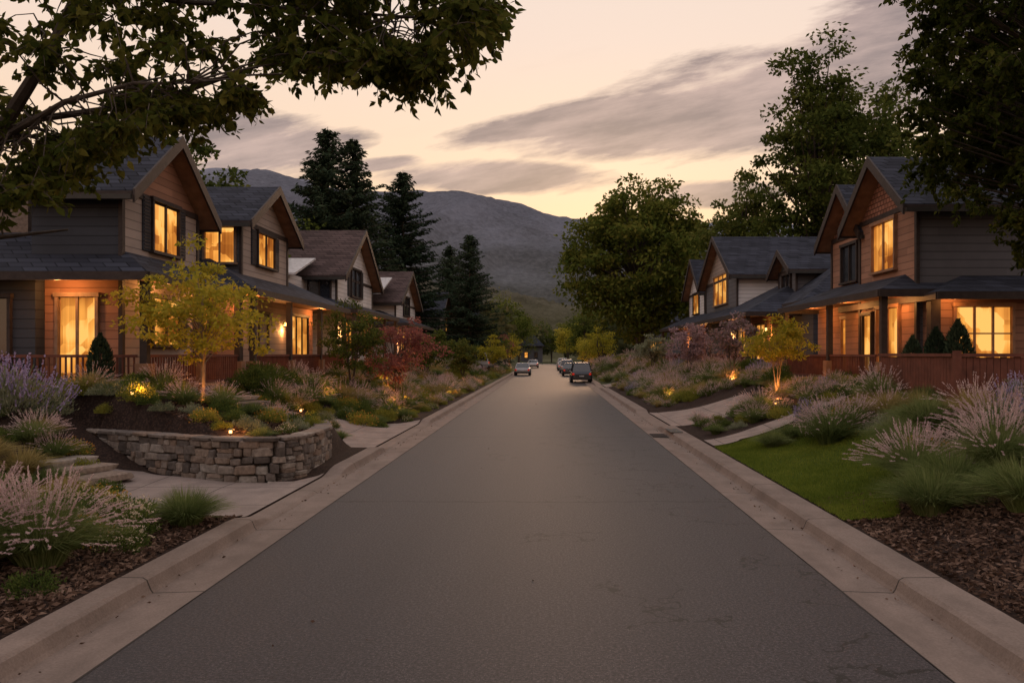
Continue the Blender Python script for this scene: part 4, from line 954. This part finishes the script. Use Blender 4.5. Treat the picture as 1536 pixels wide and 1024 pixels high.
for (px, py, a, bb, th) in ((1160, 135, .34, .085, .20), (1010, 203, .34, .038, .05), (740, 264, .19, .030, -.02), (385, 222, .17, .055, .0), (1060, 291, .12, .022, 0), (1340, 80, .28, .12, .3), (880, 175, .24, .03, .2), (560, 248, .1, .012, .1), (-700, 200, .5, .1, 0), (2300, 200, .5, .15, 0)):
    cu, cv = (px - 822) / 1200, (530 - py) / 1200; du = g.m('SUBTRACT', u, cu); dv = g.m('SUBTRACT', v, cv)
    A = g.m('DIVIDE', g.m('ADD', g.m('MULTIPLY', du, math.cos(th)), g.m('MULTIPLY', dv, math.sin(th))), a)
    B = g.m('DIVIDE', g.m('SUBTRACT', g.m('MULTIPLY', dv, math.cos(th)), g.m('MULTIPLY', du, math.sin(th))), bb)
    e = g.m('SUBTRACT', 1.0, g.m('ADD', g.m('MULTIPLY', A, A), g.m('MULTIPLY', B, B)), clamp=True)
    mk = e if mk is None else g.m('MAXIMUM', mk, e)
cl = g.m('MULTIPLY', g.m('SUBTRACT', g.m('ADD', g.m('MULTIPLY', mk, .38), n), .60), 6.5, clamp=True)
cl = g.m('MULTIPLY', cl, g.m('MULTIPLY', mk, 9.0, clamp=True))
cl = g.m('MULTIPLY', cl, .92)
ccol = g.ramp(n, [(.40, (.50, .36, .33)), (.58, (.225, .17, .18))])
wisp = g.m('MULTIPLY', g.m('SUBTRACT', n, .57), 2.0, clamp=True)
sky = g.mix(g.m('MULTIPLY', wisp, .3), sky, (.62, .46, .38))
sky = g.mix(cl, sky, ccol)
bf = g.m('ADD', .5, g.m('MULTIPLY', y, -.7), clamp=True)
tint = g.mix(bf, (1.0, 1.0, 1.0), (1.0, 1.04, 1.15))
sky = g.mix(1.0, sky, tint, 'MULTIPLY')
ns = g.n('ShaderNodeTexSky', sky_type='NISHITA'); ns.sun_disc = False; ns.sun_elevation = math.radians(5); ns.sun_rotation = math.radians(4)
sc = g.n('ShaderNodeVectorMath', operation='SCALE'); sc.inputs['Scale'].default_value = .014; g.l(ns.outputs[0], sc.inputs[0])
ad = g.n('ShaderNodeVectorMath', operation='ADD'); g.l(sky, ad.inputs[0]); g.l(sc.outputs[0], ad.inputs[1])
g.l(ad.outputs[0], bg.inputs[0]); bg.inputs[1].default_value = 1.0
sun = bpy.data.lights.new('sun', 'SUN'); sun.energy = .8; sun.angle = math.radians(12); sun.color = (1, .60, .36)
so = bpy.data.objects.new('sun', sun); COL.objects.link(so); so.rotation_euler = (math.radians(-80), 0, math.radians(-4))

cam = bpy.data.cameras.new('camera'); co = bpy.data.objects.new('camera', cam); COL.objects.link(co)
co.location = (0, 0, 2.5); co.rotation_euler = (math.radians(90), 0, 0); cam.sensor_width = 36; cam.lens = 28.125
cam.shift_x = -.0352; cam.shift_y = .0117; cam.clip_end = 12000; cam.clip_start = .1
scene.camera = co
scene.view_settings.view_transform = 'Standard'; scene.view_settings.look = 'None'; scene.view_settings.exposure = 0
